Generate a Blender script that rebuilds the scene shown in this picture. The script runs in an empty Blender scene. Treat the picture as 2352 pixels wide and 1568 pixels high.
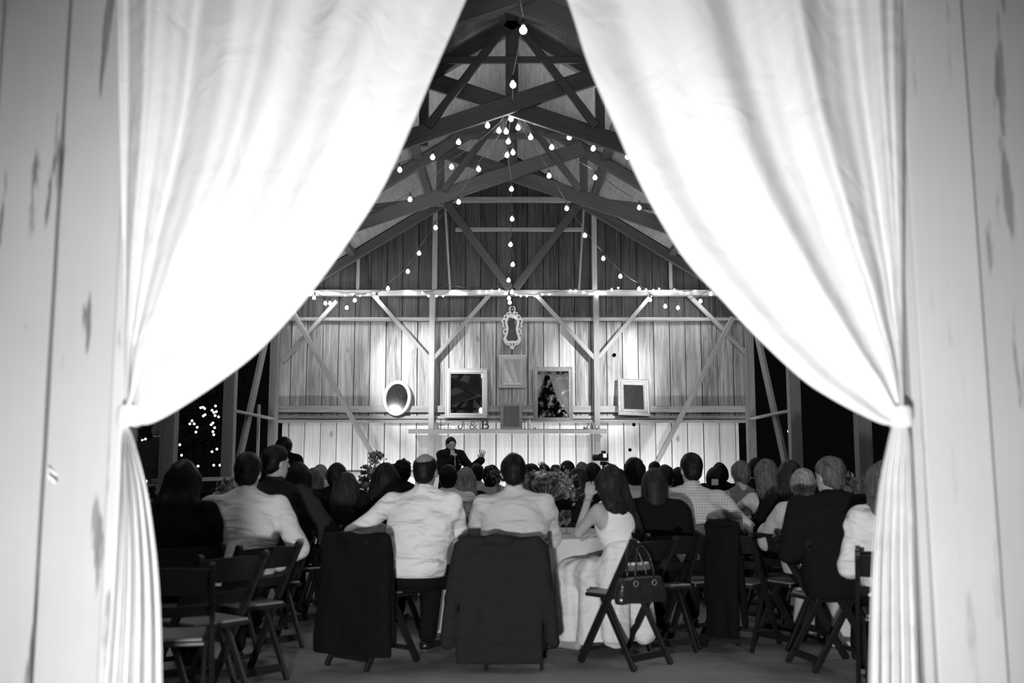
import bpy, bmesh, math, random
import numpy as np
import openvdb as vdb
from mathutils import Vector, Matrix, Euler

random.seed(7)
SC = bpy.context.scene
COL = SC.collection
PI = math.pi

# ---------------------------------------------------------------- camera
F = 2352 * 35.0 / 36.0
CAMZ = 1.25
PITCH = math.atan(288.0 / F)
cam_d = bpy.data.cameras.new('camera')
cam_d.lens = 35.0
cam_d.sensor_width = 36.0
cam_d.clip_start = 0.05
cam_d.clip_end = 200
cam_d.dof.use_dof = True
cam_d.dof.focus_distance = 16.0
cam_d.dof.aperture_fstop = 2.2
cam = bpy.data.objects.new('camera', cam_d)
cam.location = (0, 0, CAMZ)
cam.rotation_euler = (PI / 2 + PITCH, 0, 0)
COL.objects.link(cam)
SC.camera = cam


def W(u, v, Y):
    """world point seen at photograph pixel (u, v) in the plane y = Y"""
    xc, yc = (u - 1176) / F, (784 - v) / F
    k = Y / (math.cos(PITCH) - yc * math.sin(PITCH))
    return Vector((xc * k, Y, CAMZ + k * (math.sin(PITCH) + yc * math.cos(PITCH))))


# ---------------------------------------------------------------- world, colour management
SC.view_settings.view_transform = 'Standard'
SC.view_settings.look = 'None'
SC.view_settings.gamma = 1.0
SC.view_settings.use_curve_mapping = False
SC.view_settings.exposure = 0.0
SC.cycles.max_bounces = 5
SC.cycles.diffuse_bounces = 3
SC.cycles.glossy_bounces = 3
SC.cycles.transmission_bounces = 5
SC.cycles.transparent_max_bounces = 16
SC.cycles.sample_clamp_indirect = 4.0
SC.cycles.caustics_reflective = False
SC.cycles.caustics_refractive = False
SC.cycles.use_denoising = True

wd = bpy.data.worlds.new('night')
SC.world = wd
wd.use_nodes = True
bg = wd.node_tree.nodes['Background']
bg.inputs[0].default_value = (0.5, 0.5, 0.5, 1)
bg.inputs[1].default_value = 0.0045


def lamp(name, kind, loc, energy, target=None, size=0.1, cone=60, blend=0.6):
    l = bpy.data.lights.new(name, kind)
    l.energy = energy
    if kind == 'AREA':
        l.shape = 'DISK'
        l.size = size
    else:
        l.shadow_soft_size = size
    if kind == 'SPOT':
        l.spot_size = math.radians(cone)
        l.spot_blend = blend
    o = bpy.data.objects.new(name, l)
    o.location = loc
    if target is not None:
        o.rotation_euler = (Vector(target) - Vector(loc)).to_track_quat('-Z', 'Y').to_euler()
    COL.objects.link(o)
    return o


# floodlight on the lawn outside: curtains, outer boards and the nearest backs
lamp('flood_light_outside', 'SPOT', (-0.35, -0.5, 0.45), 1330, (-0.05, 3.0, 1.0), 0.10, 78, 1.0)
# the two follow spots fixed on the barn posts, aimed at the gable wall
for s in (-1, 1):
    lamp('wall_spot', 'SPOT', (s * 3.3, 13.2, 4.0), 2300, (s * 1.62, 17.9, 2.85), 0.05, 27, 0.85)
    lamp('wall_spot_wide', 'SPOT', (s * 3.3, 13.2, 4.0), 150, (s * 1.9, 17.9, 2.2), 0.05, 75, 0.7)
# battery uplights on the floor along the foot of the wall
for x in (-3.4, -2.0, -0.6, 0.8, 2.0, 3.2):
    lamp("uplight", "SPOT", (x, 16.9, 0.1), 135, (x, 17.9, 1.5), 0.08, 120, 1.0)
# bar lanterns outside to the left, a lantern to the right
# (string bulbs carry their own point lights, made with the strings)

# ---------------------------------------------------------------- helpers
def tag(o, label=None, cat=None, group=None, kind=None):
    if label: o['label'] = label
    if cat: o['category'] = cat
    if group: o['group'] = group
    if kind: o['kind'] = kind
    return o


def empty(name, loc=(0, 0, 0), rz=0.0, parent=None):
    o = bpy.data.objects.new(name, None)
    o.empty_display_size = 0.1
    o.location = loc
    o.rotation_euler = (0, 0, rz)
    COL.objects.link(o)
    o.parent = parent
    return o


def mesh_obj(name, verts, faces, mat=None, parent=None, smooth=False, loc=None):
    me = bpy.data.meshes.new(name)
    me.from_pydata([tuple(v) for v in verts], [], faces)
    me.update()
    o = bpy.data.objects.new(name, me)
    COL.objects.link(o)
    if mat: me.materials.append(mat)
    if parent: o.parent = parent
    if loc is not None: o.location = loc
    if smooth:
        me.shade_smooth()
    return o


def bm_obj(name, bm, mat=None, parent=None, smooth=False, loc=None):
    me = bpy.data.meshes.new(name)
    bmesh.ops.recalc_face_normals(bm, faces=bm.faces)
    bm.to_mesh(me)
    bm.free()
    o = bpy.data.objects.new(name, me)
    COL.objects.link(o)
    if mat: me.materials.append(mat)
    if parent: o.parent = parent
    if loc is not None: o.location = loc
    if smooth: me.shade_smooth()
    return o


def bm_box(bm, c, s, rot=None, bevel=0.0):
    m = Matrix.Translation(c) @ (rot.to_4x4() if rot else Matrix()) @ Matrix.Diagonal((s[0], s[1], s[2], 1))
    r = bmesh.ops.create_cube(bm, size=1, matrix=m)
    if bevel:
        es = list({e for v in r['verts'] for e in v.link_edges})
        bmesh.ops.bevel(bm, geom=es, offset=bevel, segments=1, affect='EDGES')


def bm_bar(bm, p, q, w, h, bevel=0.0):
    """box of section w x h from p to q"""
    p, q = Vector(p), Vector(q)
    d = q - p
    rot = d.to_track_quat('Z', 'Y').to_matrix()
    bm_box(bm, (p + q) / 2, (w, h, d.length), rot, bevel)


def bm_tube(bm, pts, r, n=8, cap=True):
    pts = [Vector(p) for p in pts]
    rings = []
    prev = None
    for i, p in enumerate(pts):
        d = (pts[min(i + 1, len(pts) - 1)] - pts[max(i - 1, 0)]).normalized()
        if prev is None:
            a = d.orthogonal().normalized()
        else:
            a = (prev - d * prev.dot(d)).normalized()
        prev = a
        b = d.cross(a)
        rr = r[i] if isinstance(r, (list, tuple)) else r
        rings.append([bm.verts.new(p + (a * math.cos(2 * PI * k / n) + b * math.sin(2 * PI * k / n)) * rr) for k in range(n)])
    for A, B in zip(rings, rings[1:]):
        for k in range(n):
            bm.faces.new((A[k], A[(k + 1) % n], B[(k + 1) % n], B[k]))
    if cap:
        bm.faces.new(rings[0][::-1])
        bm.faces.new(rings[-1])


def bm_lathe(bm, prof, n=20, c=(0, 0, 0)):
    c = Vector(c)
    rings = []
    for r, z in prof:
        if r < 1e-5:
            rings.append([bm.verts.new(c + Vector((0, 0, z)))])
        else:
            rings.append([bm.verts.new(c + Vector((r * math.cos(2 * PI * k / n), r * math.sin(2 * PI * k / n), z))) for k in range(n)])
    for A, B in zip(rings, rings[1:]):
        for k in range(n):
            a = [A[k % len(A)], A[(k + 1) % len(A)], B[(k + 1) % len(B)], B[k % len(B)]]
            a = list(dict.fromkeys(a))
            if len(a) >= 3:
                bm.faces.new(a)


# ---------------------------------------------------------------- materials
def nodes_mat(name):
    m = bpy.data.materials.new(name)
    m.use_nodes = True
    nt = m.node_tree
    return m, nt, nt.nodes, nt.links, nt.nodes['Principled BSDF']


def plain(name, g, rough=0.6, metal=0.0, noise=0.0, nscale=20.0, bump=0.0, bscale=60.0, sheen=0.0, spec=0.5):
    m, nt, N, L, B = nodes_mat(name)
    B.inputs['Base Color'].default_value = (g, g, g, 1)
    B.inputs['Roughness'].default_value = rough
    B.inputs['Metallic'].default_value = metal
    B.inputs['Specular IOR Level'].default_value = spec
    if sheen: B.inputs['Sheen Weight'].default_value = sheen
    tc = N.new('ShaderNodeTexCoord')
    if noise:
        nz = N.new('ShaderNodeTexNoise'); nz.inputs['Scale'].default_value = nscale; nz.inputs['Detail'].default_value = 5
        L.new(tc.outputs['Object'], nz.inputs['Vector'])
        mr = N.new('ShaderNodeMapRange')
        mr.inputs[1].default_value = 0.3; mr.inputs[2].default_value = 0.7
        mr.inputs[3].default_value = g * (1 - noise); mr.inputs[4].default_value = g * (1 + noise)
        L.new(nz.outputs[0], mr.inputs[0])
        L.new(mr.outputs[0], B.inputs['Base Color'])
    if bump:
        nz2 = N.new('ShaderNodeTexNoise'); nz2.inputs['Scale'].default_value = bscale; nz2.inputs['Detail'].default_value = 4
        L.new(tc.outputs['Object'], nz2.inputs['Vector'])
        bp = N.new('ShaderNodeBump'); bp.inputs['Strength'].default_value = bump; bp.inputs['Distance'].default_value = 0.01
        L.new(nz2.outputs[0], bp.inputs['Height'])
        L.new(bp.outputs[0], B.inputs['Normal'])
    return m


def wood(name, lo, hi, axis='Z', board=0.0, knots=0.0, streak=0.5, rough=0.75, seed=0.0, paint=None):
    """weathered timber; grain runs along axis; board > 0: each board of that width gets its own tone;
    paint=(tone, amount): old paint with worn patches"""
    m, nt, N, L, B = nodes_mat(name)
    B.inputs['Roughness'].default_value = rough
    tc = N.new('ShaderNodeTexCoord')
    oi = N.new('ShaderNodeObjectInfo')
    mp = N.new('ShaderNodeMapping')
    sc = {'Z': (14, 14, 0.7), 'Y': (14, 0.7, 14), 'X': (0.7, 14, 14)}[axis]
    mp.inputs['Scale'].default_value = sc
    L.new(tc.outputs['Object'], mp.inputs['Vector'])
    off = N.new('ShaderNodeVectorMath'); off.operation = 'ADD'
    cmb = N.new('ShaderNodeCombineXYZ')
    tone = None
    if board:
        sx = N.new('ShaderNodeSeparateXYZ'); L.new(tc.outputs['Object'], sx.inputs[0])
        dv = N.new('ShaderNodeMath'); dv.operation = 'DIVIDE'; dv.inputs[1].default_value = board
        L.new(sx.outputs['X'], dv.inputs[0])
        fl = N.new('ShaderNodeMath'); fl.operation = 'FLOOR'; L.new(dv.outputs[0], fl.inputs[0])
        wn = N.new('ShaderNodeTexWhiteNoise'); wn.noise_dimensions = '1D'
        ad = N.new('ShaderNodeMath'); ad.operation = 'ADD'; ad.inputs[1].default_value = seed + 0.37
        L.new(fl.outputs[0], ad.inputs[0]); L.new(ad.outputs[0], wn.inputs['W'])
        tone = wn.outputs['Value']
        ml = N.new('ShaderNodeMath'); ml.operation = 'MULTIPLY'; ml.inputs[1].default_value = 40
        L.new(tone, ml.inputs[0]); L.new(ml.outputs[0], cmb.inputs[2]); L.new(ml.outputs[0], cmb.inputs[1])
    else:
        tone = oi.outputs['Random']
        ml = N.new('ShaderNodeMath'); ml.operation = 'MULTIPLY'; ml.inputs[1].default_value = 60
        L.new(tone, ml.inputs[0]); L.new(ml.outputs[0], cmb.inputs[0]); L.new(ml.outputs[0], cmb.inputs[2])
    L.new(mp.outputs[0], off.inputs[0]); L.new(cmb.outputs[0], off.inputs[1])
    n1 = N.new('ShaderNodeTexNoise'); n1.inputs['Scale'].default_value = 1.6; n1.inputs['Detail'].default_value = 7
    n1.inputs['Roughness'].default_value = 0.62; n1.inputs['Distortion'].default_value = 1.1
    L.new(off.outputs[0], n1.inputs['Vector'])
    n2 = N.new('ShaderNodeTexNoise'); n2.inputs['Scale'].default_value = 0.35; n2.inputs['Detail'].default_value = 3
    L.new(off.outputs[0], n2.inputs['Vector'])
    mx = N.new('ShaderNodeMath'); mx.operation = 'MULTIPLY_ADD'; mx.inputs[1].default_value = streak
    s2 = N.new('ShaderNodeMath'); s2.operation = 'MULTIPLY'; s2.inputs[1].default_value = 1 - streak
    L.new(n2.outputs[0], s2.inputs[0]); L.new(n1.outputs[0], mx.inputs[0]); L.new(s2.outputs[0], mx.inputs[2])
    t2 = N.new('ShaderNodeMath'); t2.operation = 'MULTIPLY_ADD'; t2.inputs[1].default_value = 0.16
    L.new(tone, t2.inputs[0]); L.new(mx.outputs[0], t2.inputs[2])
    mr = N.new('ShaderNodeMapRange'); mr.inputs[1].default_value = 0.40; mr.inputs[2].default_value = 0.78
    mr.inputs[3].default_value = lo; mr.inputs[4].default_value = hi
    L.new(t2.outputs[0], mr.inputs[0])
    col = mr.outputs[0]
    if knots:
        mk = N.new('ShaderNodeMapping'); mk.inputs['Scale'].default_value = (2.6, 2.6, 1.5) if axis == 'Z' else (1.5, 2.6, 2.6)
        L.new(tc.outputs['Object'], mk.inputs['Vector'])
        vo = N.new('ShaderNodeTexVoronoi'); vo.inputs['Scale'].default_value = 1.0
        L.new(mk.outputs[0], vo.inputs['Vector'])
        rp = N.new('ShaderNodeMapRange'); rp.inputs[1].default_value = 0.02; rp.inputs[2].default_value = 0.13
        rp.inputs[3].default_value = 1 - knots; rp.inputs[4].default_value = 1.0
        L.new(vo.outputs['Distance'], rp.inputs[0])
        mm = N.new('ShaderNodeMath'); mm.operation = 'MULTIPLY'
        L.new(col, mm.inputs[0]); L.new(rp.outputs[0], mm.inputs[1])
        col = mm.outputs[0]
    if paint:
        # worn flakes: stretched noise thresholded
        mk = N.new('ShaderNodeMapping'); mk.inputs['Scale'].default_value = (17, 17, 1.7)
        mk.inputs['Location'].default_value = (seed * 3.1, 0, seed)
        L.new(tc.outputs['Object'], mk.inputs['Vector'])
        nf = N.new('ShaderNodeTexNoise'); nf.inputs['Scale'].default_value = 1.0; nf.inputs['Detail'].default_value = 6
        nf.inputs['Roughness'].default_value = 0.55
        L.new(mk.outputs[0], nf.inputs['Vector'])
        mk2 = N.new('ShaderNodeMapping'); mk2.inputs['Scale'].default_value = (48, 48, 1.3); mk2.inputs['Location'].default_value = (seed, 0, seed * 2)
        L.new(tc.outputs['Object'], mk2.inputs['Vector'])
        nf2 = N.new('ShaderNodeTexNoise'); nf2.inputs['Scale'].default_value = 1.0; nf2.inputs['Detail'].default_value = 3
        L.new(mk2.outputs[0], nf2.inputs['Vector'])
        rp2 = N.new('ShaderNodeMapRange'); rp2.inputs[1].default_value = .70; rp2.inputs[2].default_value = .74; rp2.inputs[3].default_value = 0; rp2.inputs[4].default_value = .8
        L.new(nf2.outputs[0], rp2.inputs[0])
        rp = N.new('ShaderNodeMapRange'); rp.inputs[1].default_value = paint[1]; rp.inputs[2].default_value = paint[1] + 0.035
        rp.inputs[3].default_value = 0; rp.inputs[4].default_value = 1
        L.new(nf.outputs[0], rp.inputs[0])
        n3 = N.new('ShaderNodeTexNoise'); n3.inputs['Scale'].default_value = 2.2; n3.inputs['Detail'].default_value = 4
        L.new(tc.outputs['Object'], n3.inputs['Vector'])
        pt = N.new('ShaderNodeMapRange'); pt.inputs[1].default_value = 0.3; pt.inputs[2].default_value = 0.7
        pt.inputs[3].default_value = paint[0] * 0.9; pt.inputs[4].default_value = paint[0]
        L.new(n3.outputs[0], pt.inputs[0])
        mxx = N.new('ShaderNodeMix'); mxx.data_type = 'FLOAT'
        mxm = N.new('ShaderNodeMath'); mxm.operation = 'MAXIMUM'; L.new(rp.outputs[0], mxm.inputs[0]); L.new(rp2.outputs[0], mxm.inputs[1])
        L.new(mxm.outputs[0], mxx.inputs[0]); L.new(pt.outputs[0], mxx.inputs[2]); L.new(col, mxx.inputs[3])
        col = mxx.outputs[0]
    L.new(col, B.inputs['Base Color'])
    bp = N.new('ShaderNodeBump'); bp.inputs['Strength'].default_value = 0.25; bp.inputs['Distance'].default_value = 0.004
    L.new(n1.outputs[0], bp.inputs['Height']); L.new(bp.outputs[0], B.inputs['Normal'])
    return m


def emis(name, s):
    m = bpy.data.materials.new(name)
    m.use_nodes = True
    N = m.node_tree.nodes; N.clear()
    e = N.new('ShaderNodeEmission'); e.inputs[1].default_value = s
    o = N.new('ShaderNodeOutputMaterial')
    m.node_tree.links.new(e.outputs[0], o.inputs[0])
    try: m.cycles.emission_sampling = 'NONE'
    except Exception: pass
    return m


def curtain_mat():
    m, nt, N, L, B = nodes_mat('white_curtain_cloth')
    B.inputs['Base Color'].default_value = (0.86, 0.86, 0.86, 1)
    B.inputs['Roughness'].default_value = 0.85
    tc = N.new('ShaderNodeTexCoord')
    n = N.new('ShaderNodeTexNoise'); n.inputs['Scale'].default_value = 5; n.inputs['Detail'].default_value = 5; n.inputs['Distortion'].default_value = 1.2
    L.new(tc.outputs['Object'], n.inputs['Vector'])
    bp = N.new('ShaderNodeBump'); bp.inputs['Strength'].default_value = 0.5; bp.inputs['Distance'].default_value = 0.03
    L.new(n.outputs[0], bp.inputs['Height']); L.new(bp.outputs[0], B.inputs['Normal'])
    tr = N.new('ShaderNodeBsdfTranslucent'); tr.inputs[0].default_value = (0.9, 0.9, 0.9, 1)
    mx = N.new('ShaderNodeMixShader'); mx.inputs[0].default_value = 0.35
    out = N['Material Output'] if 'Material Output' in N else N.new('ShaderNodeOutputMaterial')
    L.new(B.outputs[0], mx.inputs[1]); L.new(tr.outputs[0], mx.inputs[2]); L.new(mx.outputs[0], out.inputs['Surface'])
    return m


M = {}
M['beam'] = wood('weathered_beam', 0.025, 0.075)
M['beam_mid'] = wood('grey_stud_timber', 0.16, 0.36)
M['rail'] = wood('rail_timber', 0.16, 0.40, streak=0.7)
M['post'] = wood('side_post_timber', 0.12, 0.26)
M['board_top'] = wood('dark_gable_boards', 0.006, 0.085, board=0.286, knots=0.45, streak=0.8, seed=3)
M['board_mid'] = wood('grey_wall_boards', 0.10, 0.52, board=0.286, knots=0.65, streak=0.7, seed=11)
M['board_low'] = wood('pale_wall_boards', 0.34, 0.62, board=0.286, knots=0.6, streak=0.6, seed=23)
M['roof'] = wood('roof_boards', 0.13, 0.30, axis='Y', streak=0.8)
M['painted'] = wood('old_white_paint_boards', 0.10, 0.32, paint=(0.41, 0.615), seed=5, rough=0.6)
M['painted_worn'] = wood('worn_white_paint_post', 0.14, 0.40, paint=(0.45, 0.57), seed=9, rough=0.6)
M['curtain'] = curtain_mat()
M['concrete'] = plain('concrete_floor', 0.33, 0.85, noise=0.10, nscale=5, bump=0.15, bscale=25)
M['earth'] = plain('dark_lawn', 0.03, 1.0, noise=0.4, nscale=6)
M['black_wood'] = plain('black_chair_wood', 0.010, 0.42, noise=0.2, nscale=30)
M['seat_pad'] = plain('ivory_seat_vinyl', 0.20, 0.45)
M['cloth'] = plain('tablecloth_linen', 0.62, 0.9, bump=0.15, bscale=300)
M['wire'] = plain('black_wire', 0.02, 0.5)
M['bulb'] = emis('lit_bulb', 26.0)
M['fairy'] = emis('lit_fairy_bulb', 14.0)
M['star'] = emis('lit_tree_light', 6.0)
M['socket'] = plain('black_socket', 0.02, 0.4)
# ---------------------------------------------------------------- barn shell
YW = 17.9          # inner face of the gable wall
BAY = [17.75, 15.0, 12.1, 9.2, 6.3]
HX = 4.25          # half width between side posts
YD = 3.0           # outer face of the doorway wall
EAVE, RIDGE, CROSS = 4.30, 6.95, 5.77


def beam(name, p, q, w, h, mat, parent=None, label=None, bevel=0.006):
    """timber along its own local Z so the grain follows it; w = local X, h = local Y"""
    p, q = Vector(p), Vector(q)
    d = q - p
    bm = bmesh.new()
    bm_box(bm, (0, 0, d.length / 2), (w, h, d.length), None, bevel)
    o = bm_obj(name, bm, mat, parent)
    o.location = p
    z = d.normalized()
    up = Vector((0, 1, 0)) if abs(z.y) < 0.9 else Vector((1, 0, 0))
    x = up.cross(z).normalized()
    y = z.cross(x)
    o.rotation_euler = Matrix((x, y, z)).transposed().to_euler()
    if label: tag(o, label, 'timber', kind='structure')
    return o


# floor: concrete slab inside, lawn outside
bm = bmesh.new(); bm_box(bm, (0, 10.6, -0.05), (9.2, 15.6, 0.10))
tag(bm_obj('floor', bm, M['concrete']), 'grey concrete slab floor of the barn', 'floor', kind='structure')
bm = bmesh.new(); bm_box(bm, (0, 12, -0.16), (90, 80, 0.10))
tag(bm_obj('ground', bm, M['earth']), 'dark ground outside the open barn sides', 'ground', kind='structure')


def roof_z(x):
    return RIDGE - (RIDGE - EAVE) * abs(x) / HX


def board_row(name, x0, x1, zlo, zhi, y, mat, label, bw=0.286, gap=0.013, holes=()):
    """vertical boards side by side; zhi may be a function of x (gable cut)"""
    bm = bmesh.new()
    i0 = math.floor(x0 / bw); i1 = math.ceil(x1 / bw)
    rnd = random.Random(hash(name) % 1000 if False else len(name) * 7)
    for i in range(i0, i1):
        a = max(i * bw + gap / 2 + rnd.uniform(-.002, .002), x0); b = min((i + 1) * bw - gap / 2, x1)
        if b - a < 0.02: continue
        za = zhi(a) if callable(zhi) else zhi
        zb = zhi(b) if callable(zhi) else zhi
        if za < zlo + .02 and zb < zlo + .02: continue
        yy = y + rnd.uniform(0, 0.006)
        v = [bm.verts.new(c) for c in ((a, yy, zlo), (b, yy, zlo), (b, yy, zb), (a, yy, za),
                                       (a, yy + .022, zlo), (b, yy + .022, zlo), (b, yy + .022, zb), (a, yy + .022, za))]
        for f in ((0, 1, 2, 3), (7, 6, 5, 4), (0, 4, 5, 1), (1, 5, 6, 2), (2, 6, 7, 3), (3, 7, 4, 0)):
            bm.faces.new([v[k] for k in f])
    o = bm_obj(name, bm, mat)
    return tag(o, label, 'wall', kind='structure')


RAIL_Z = W(1176, 966, YW).z      # about 2.08
MID_Z = W(1176, 737, YW).z       # about 3.9
TIE_Z = W(1176, 675, YW).z
xr = W(1697, 1000, YW).x
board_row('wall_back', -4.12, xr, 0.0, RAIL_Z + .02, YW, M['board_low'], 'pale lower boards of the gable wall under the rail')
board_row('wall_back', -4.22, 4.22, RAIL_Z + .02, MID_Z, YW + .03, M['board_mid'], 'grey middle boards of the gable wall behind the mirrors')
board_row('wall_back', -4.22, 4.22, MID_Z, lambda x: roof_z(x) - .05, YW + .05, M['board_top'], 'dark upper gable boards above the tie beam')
# dark backing boards behind the gaps, so the night does not shine through
bm = bmesh.new()
v = [bm.verts.new(c) for c in ((-4.1, YW + .12, 0), (xr, YW + .12, 0), (xr, YW + .12, 2.1), (4.22, YW + .12, 2.1), (4.22, YW + .12, 4.25), (0, YW + .12, 6.85), (-4.22, YW + .12, 4.25), (-4.22, YW + .12, 2.1), (-4.1, YW + .12, 2.1))]
f = bm.faces.new(v)
r = bmesh.ops.extrude_face_region(bm, geom=[f])
for q in r['geom']:
    if isinstance(q, bmesh.types.BMVert): q.co.y += .02
tag(bm_obj('wall_back', bm, plain('tar_paper', 0.01, 0.9)), 'black felt behind the gable boards', 'wall', kind='structure')


def wz(v): return W(1176, v, YW).z
def wx(u): return W(u, 900, YW).x


# rails, tie beam, studs on the gable wall
def rail(v0, v1, x0, x1, dep, label, mat='rail', off=0.0):
    za, zb = wz(v1), wz(v0)
    return beam('trim_%d' % rail.n, (x0, YW - dep / 2 - off, (za + zb) / 2), (x1, YW - dep / 2 - off, (za + zb) / 2), zb - za, dep, M[mat], None, label)
rail.n = 0
for a in ((668, 681, -4.3, 4.3, .13, 'long tie beam across the gable wall carrying fairy lights'),
          (730, 738, -4.2, 4.2, .09, 'rail under the tie beam on the gable wall'),
          (932, 947, -4.2, 4.2, .05, 'upper plank of the double rail behind the mirrors'),
          (955, 962, -4.2, 4.2, .06, 'lower plank of the double rail behind the mirrors'),
          (964, 971, -4.25, 4.25, .11, 'ledge above the pale lower boards'),
          (1083, 1095, -4.1, 2.0, .03, 'baseboard strip low on the pale boards')):
    rail.n += 1
    rail(*a)


def gbeam(u0, v0, u1, v1, wpx, dep, label, mat='beam_mid', off=0.10, name='timber_brace', ext=0):
    p = W(u0, v0, YW - off - dep / 2); q = W(u1, v1, YW - off - dep / 2)
    if ext:
        d = (q - p).normalized() * ext; p -= d; q += d
    return beam(name, p, q, wpx / 128.0, dep, M[mat], None, label)


for u, nm in ((991, 'left'), (1371, 'right')):
    x = W(u, 900, YW - .16).x
    beam('timber_stud', (x, YW - .14, 0), (x, YW - .14, TIE_Z - .05), .10, .10, M['beam_mid'], None, 'stud %s of the mirrors on the gable wall' % nm)
for u, nm in ((1000, 'left'), (1364, 'right')):
    x = W(u, 560, YW).x
    beam('timber_stud', (x, YW - .07, TIE_Z + .05), (x, YW - .07, roof_z(x) - .1), .09, .10, M['beam_mid'], None, 'upper gable stud standing on the %s end of the short blocks' % nm)
    gbeam(u + (22 if u < 1176 else -22), 462, u + (34 if u < 1176 else -34), 667, 5, .05, 'thin leaning strut by the %s upper gable stud' % nm, off=.06)
    x2 = wx(818 if u < 1176 else 1545)
    beam('timber_stud', (x2, YW - .05, TIE_Z + .05), (x2, YW - .05, wz(553)), .06, .06, M['beam_mid'], None, 'short outer gable stud on the %s' % nm)
for a in ((862, 683, 985, 822, 'descending brace from tie beam into the left stud'),
          (1118, 684, 999, 820, 'brace rising from the left stud towards the centre'),
          (1238, 684, 1363, 820, 'brace rising from the right stud towards the centre'),
          (1490, 684, 1380, 815, 'outer brace between tie beam and right stud'),
          (768, 698, 655, 822, 'corner brace at the left barn post'),
          (1588, 684, 1716, 812, 'corner brace at the right barn post')):
    gbeam(a[0], a[1], a[2], a[3], 9, .09, a[4], off=.085, ext=.07)
gbeam(672, 715, 873, 1075, 11, .08, 'long diagonal wind brace on the left of the gable wall', off=.22)
gbeam(1684, 728, 1500, 1078, 11, .08, 'long diagonal wind brace on the right of the gable wall', off=.22)
gbeam(1022, 462, 1170, 662, 17, .12, 'heavy strut of the upper gable V left side', off=.2, mat='beam')
gbeam(1334, 462, 1184, 662, 17, .12, 'heavy strut of the upper gable V right side', off=.2, mat='beam')
gbeam(1040, 459, 1312, 459, 13, .08, 'upper short collar in the gable peak', off=.05, mat='beam_mid')
gbeam(1046, 527, 1340, 527, 9, .06, 'lower short collar in the gable', off=.05, mat='beam_mid')
# shelf under the mirrors
xs0, xs1 = wx(945), wx(1391)
bm = bmesh.new()
SH = wz(989)
bm_box(bm, (0, 0, 0), (xs1 - xs0, .26, .03), None, .003)
bm_box(bm, (0, -.12, -.03), (xs1 - xs0, .03, .07), None, .003)
shelf = bm_obj('wall_shelf', bm, wood('shelf_timber', .25, .42, axis='X'))
shelf.location = ((xs0 + xs1) / 2, YW - .15 - .17, SH)
tag(shelf, 'long timber shelf on the gable wall below the mirrors', 'shelf')
SHELF_Y = YW - .32
SHELF_TOP = SH + .015


# trusses
def truss(y, i, full=True):
    r = empty('roof_truss', (0, y, 0))
    tag(r, ['roof truss on the gable wall', 'scissor truss nearest the gable wall', 'scissor truss where the string lights gather',
            'scissor truss high in the gap between the curtains', 'scissor truss nearest the doorway'][i], 'truss', kind='structure')
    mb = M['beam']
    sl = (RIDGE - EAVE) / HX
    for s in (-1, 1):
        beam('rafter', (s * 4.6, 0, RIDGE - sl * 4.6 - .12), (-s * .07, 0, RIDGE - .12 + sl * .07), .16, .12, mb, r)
    if not full: return r
    for s in (-1, 1):
        k = (CROSS - EAVE) / HX
        # bottom chord: eave post through the crossing to the opposite rafter
        xe = -s * (RIDGE - CROSS - .1) / (sl + k)
        beam('scissor_chord', (s * HX, .06 * s, EAVE), (xe, .06 * s, CROSS + k * abs(xe)), .22, .07, mb, r)
        beam('strut', (s * 1.12, .13, CROSS - k * 1.12 - .1), (s * 1.12, .13, roof_z(1.12) - .2), .12, .10, mb, r)
        beam('strut', (s * .12, -.12, CROSS + .95), (s * 1.05, -.12, CROSS - k * 1.05 + .05), .10, .06, mb, r)
        beam('strut', (s * 2.5, 0.1, CROSS - k * 2.5), (s * 2.5, .1, roof_z(2.5) - .15), .10, .08, mb, r)
        beam('strut', (s * 1.18, .1, CROSS - k * 1.18), (s * 2.45, .1, roof_z(2.45) - .2), .10, .06, mb, r)
    beam('king_post', (0, 0.0, CROSS - .08), (0, 0.0, RIDGE - .1), .16, .05, mb, r)
    beam('collar', (-.95, -.1, RIDGE - .62), (.95, -.1, RIDGE - .62), .09, .05, mb, r)
    return r


for i, y in enumerate(BAY):
    truss(y, i, i > 0)
# purlins running down the barn
for k, (x, nm) in enumerate(((-2.9, 'left lower'), (-1.45, 'left upper'), (1.45, 'right upper'), (2.9, 'right lower'))):
    z = roof_z(x) - .05
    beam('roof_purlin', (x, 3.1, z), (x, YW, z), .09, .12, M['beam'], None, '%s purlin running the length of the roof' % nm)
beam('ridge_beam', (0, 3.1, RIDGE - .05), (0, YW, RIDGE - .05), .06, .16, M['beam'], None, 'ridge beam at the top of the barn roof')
# roof deck (two slopes)
for s, nm in ((-1, 'left'), (1, 'right')):
    bm = bmesh.new()
    n = 26
    for j in range(n):
        y0 = 2.9 + (YW + .3 - 2.9) * j / n; y1 = 2.9 + (YW + .3 - 2.9) * (j + 1) / n - .006
        sl = (RIDGE - EAVE) / HX
        c = [(0, y0, RIDGE), (s * 4.9, y0, RIDGE - sl * 4.9), (s * 4.9, y1, RIDGE - sl * 4.9), (0, y1, RIDGE)]
        lo = [bm.verts.new(q) for q in c]; hi = [bm.verts.new((q[0], q[1], q[2] + .03)) for q in c]
        bm.faces.new(lo); bm.faces.new(hi[::-1])
        for a in range(4): bm.faces.new((lo[a], hi[a], hi[(a + 1) % 4], lo[(a + 1) % 4]))
    tag(bm_obj('ceiling', bm, M['roof']), 'boarded %s slope of the barn roof' % nm, 'roof', kind='structure')

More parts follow.
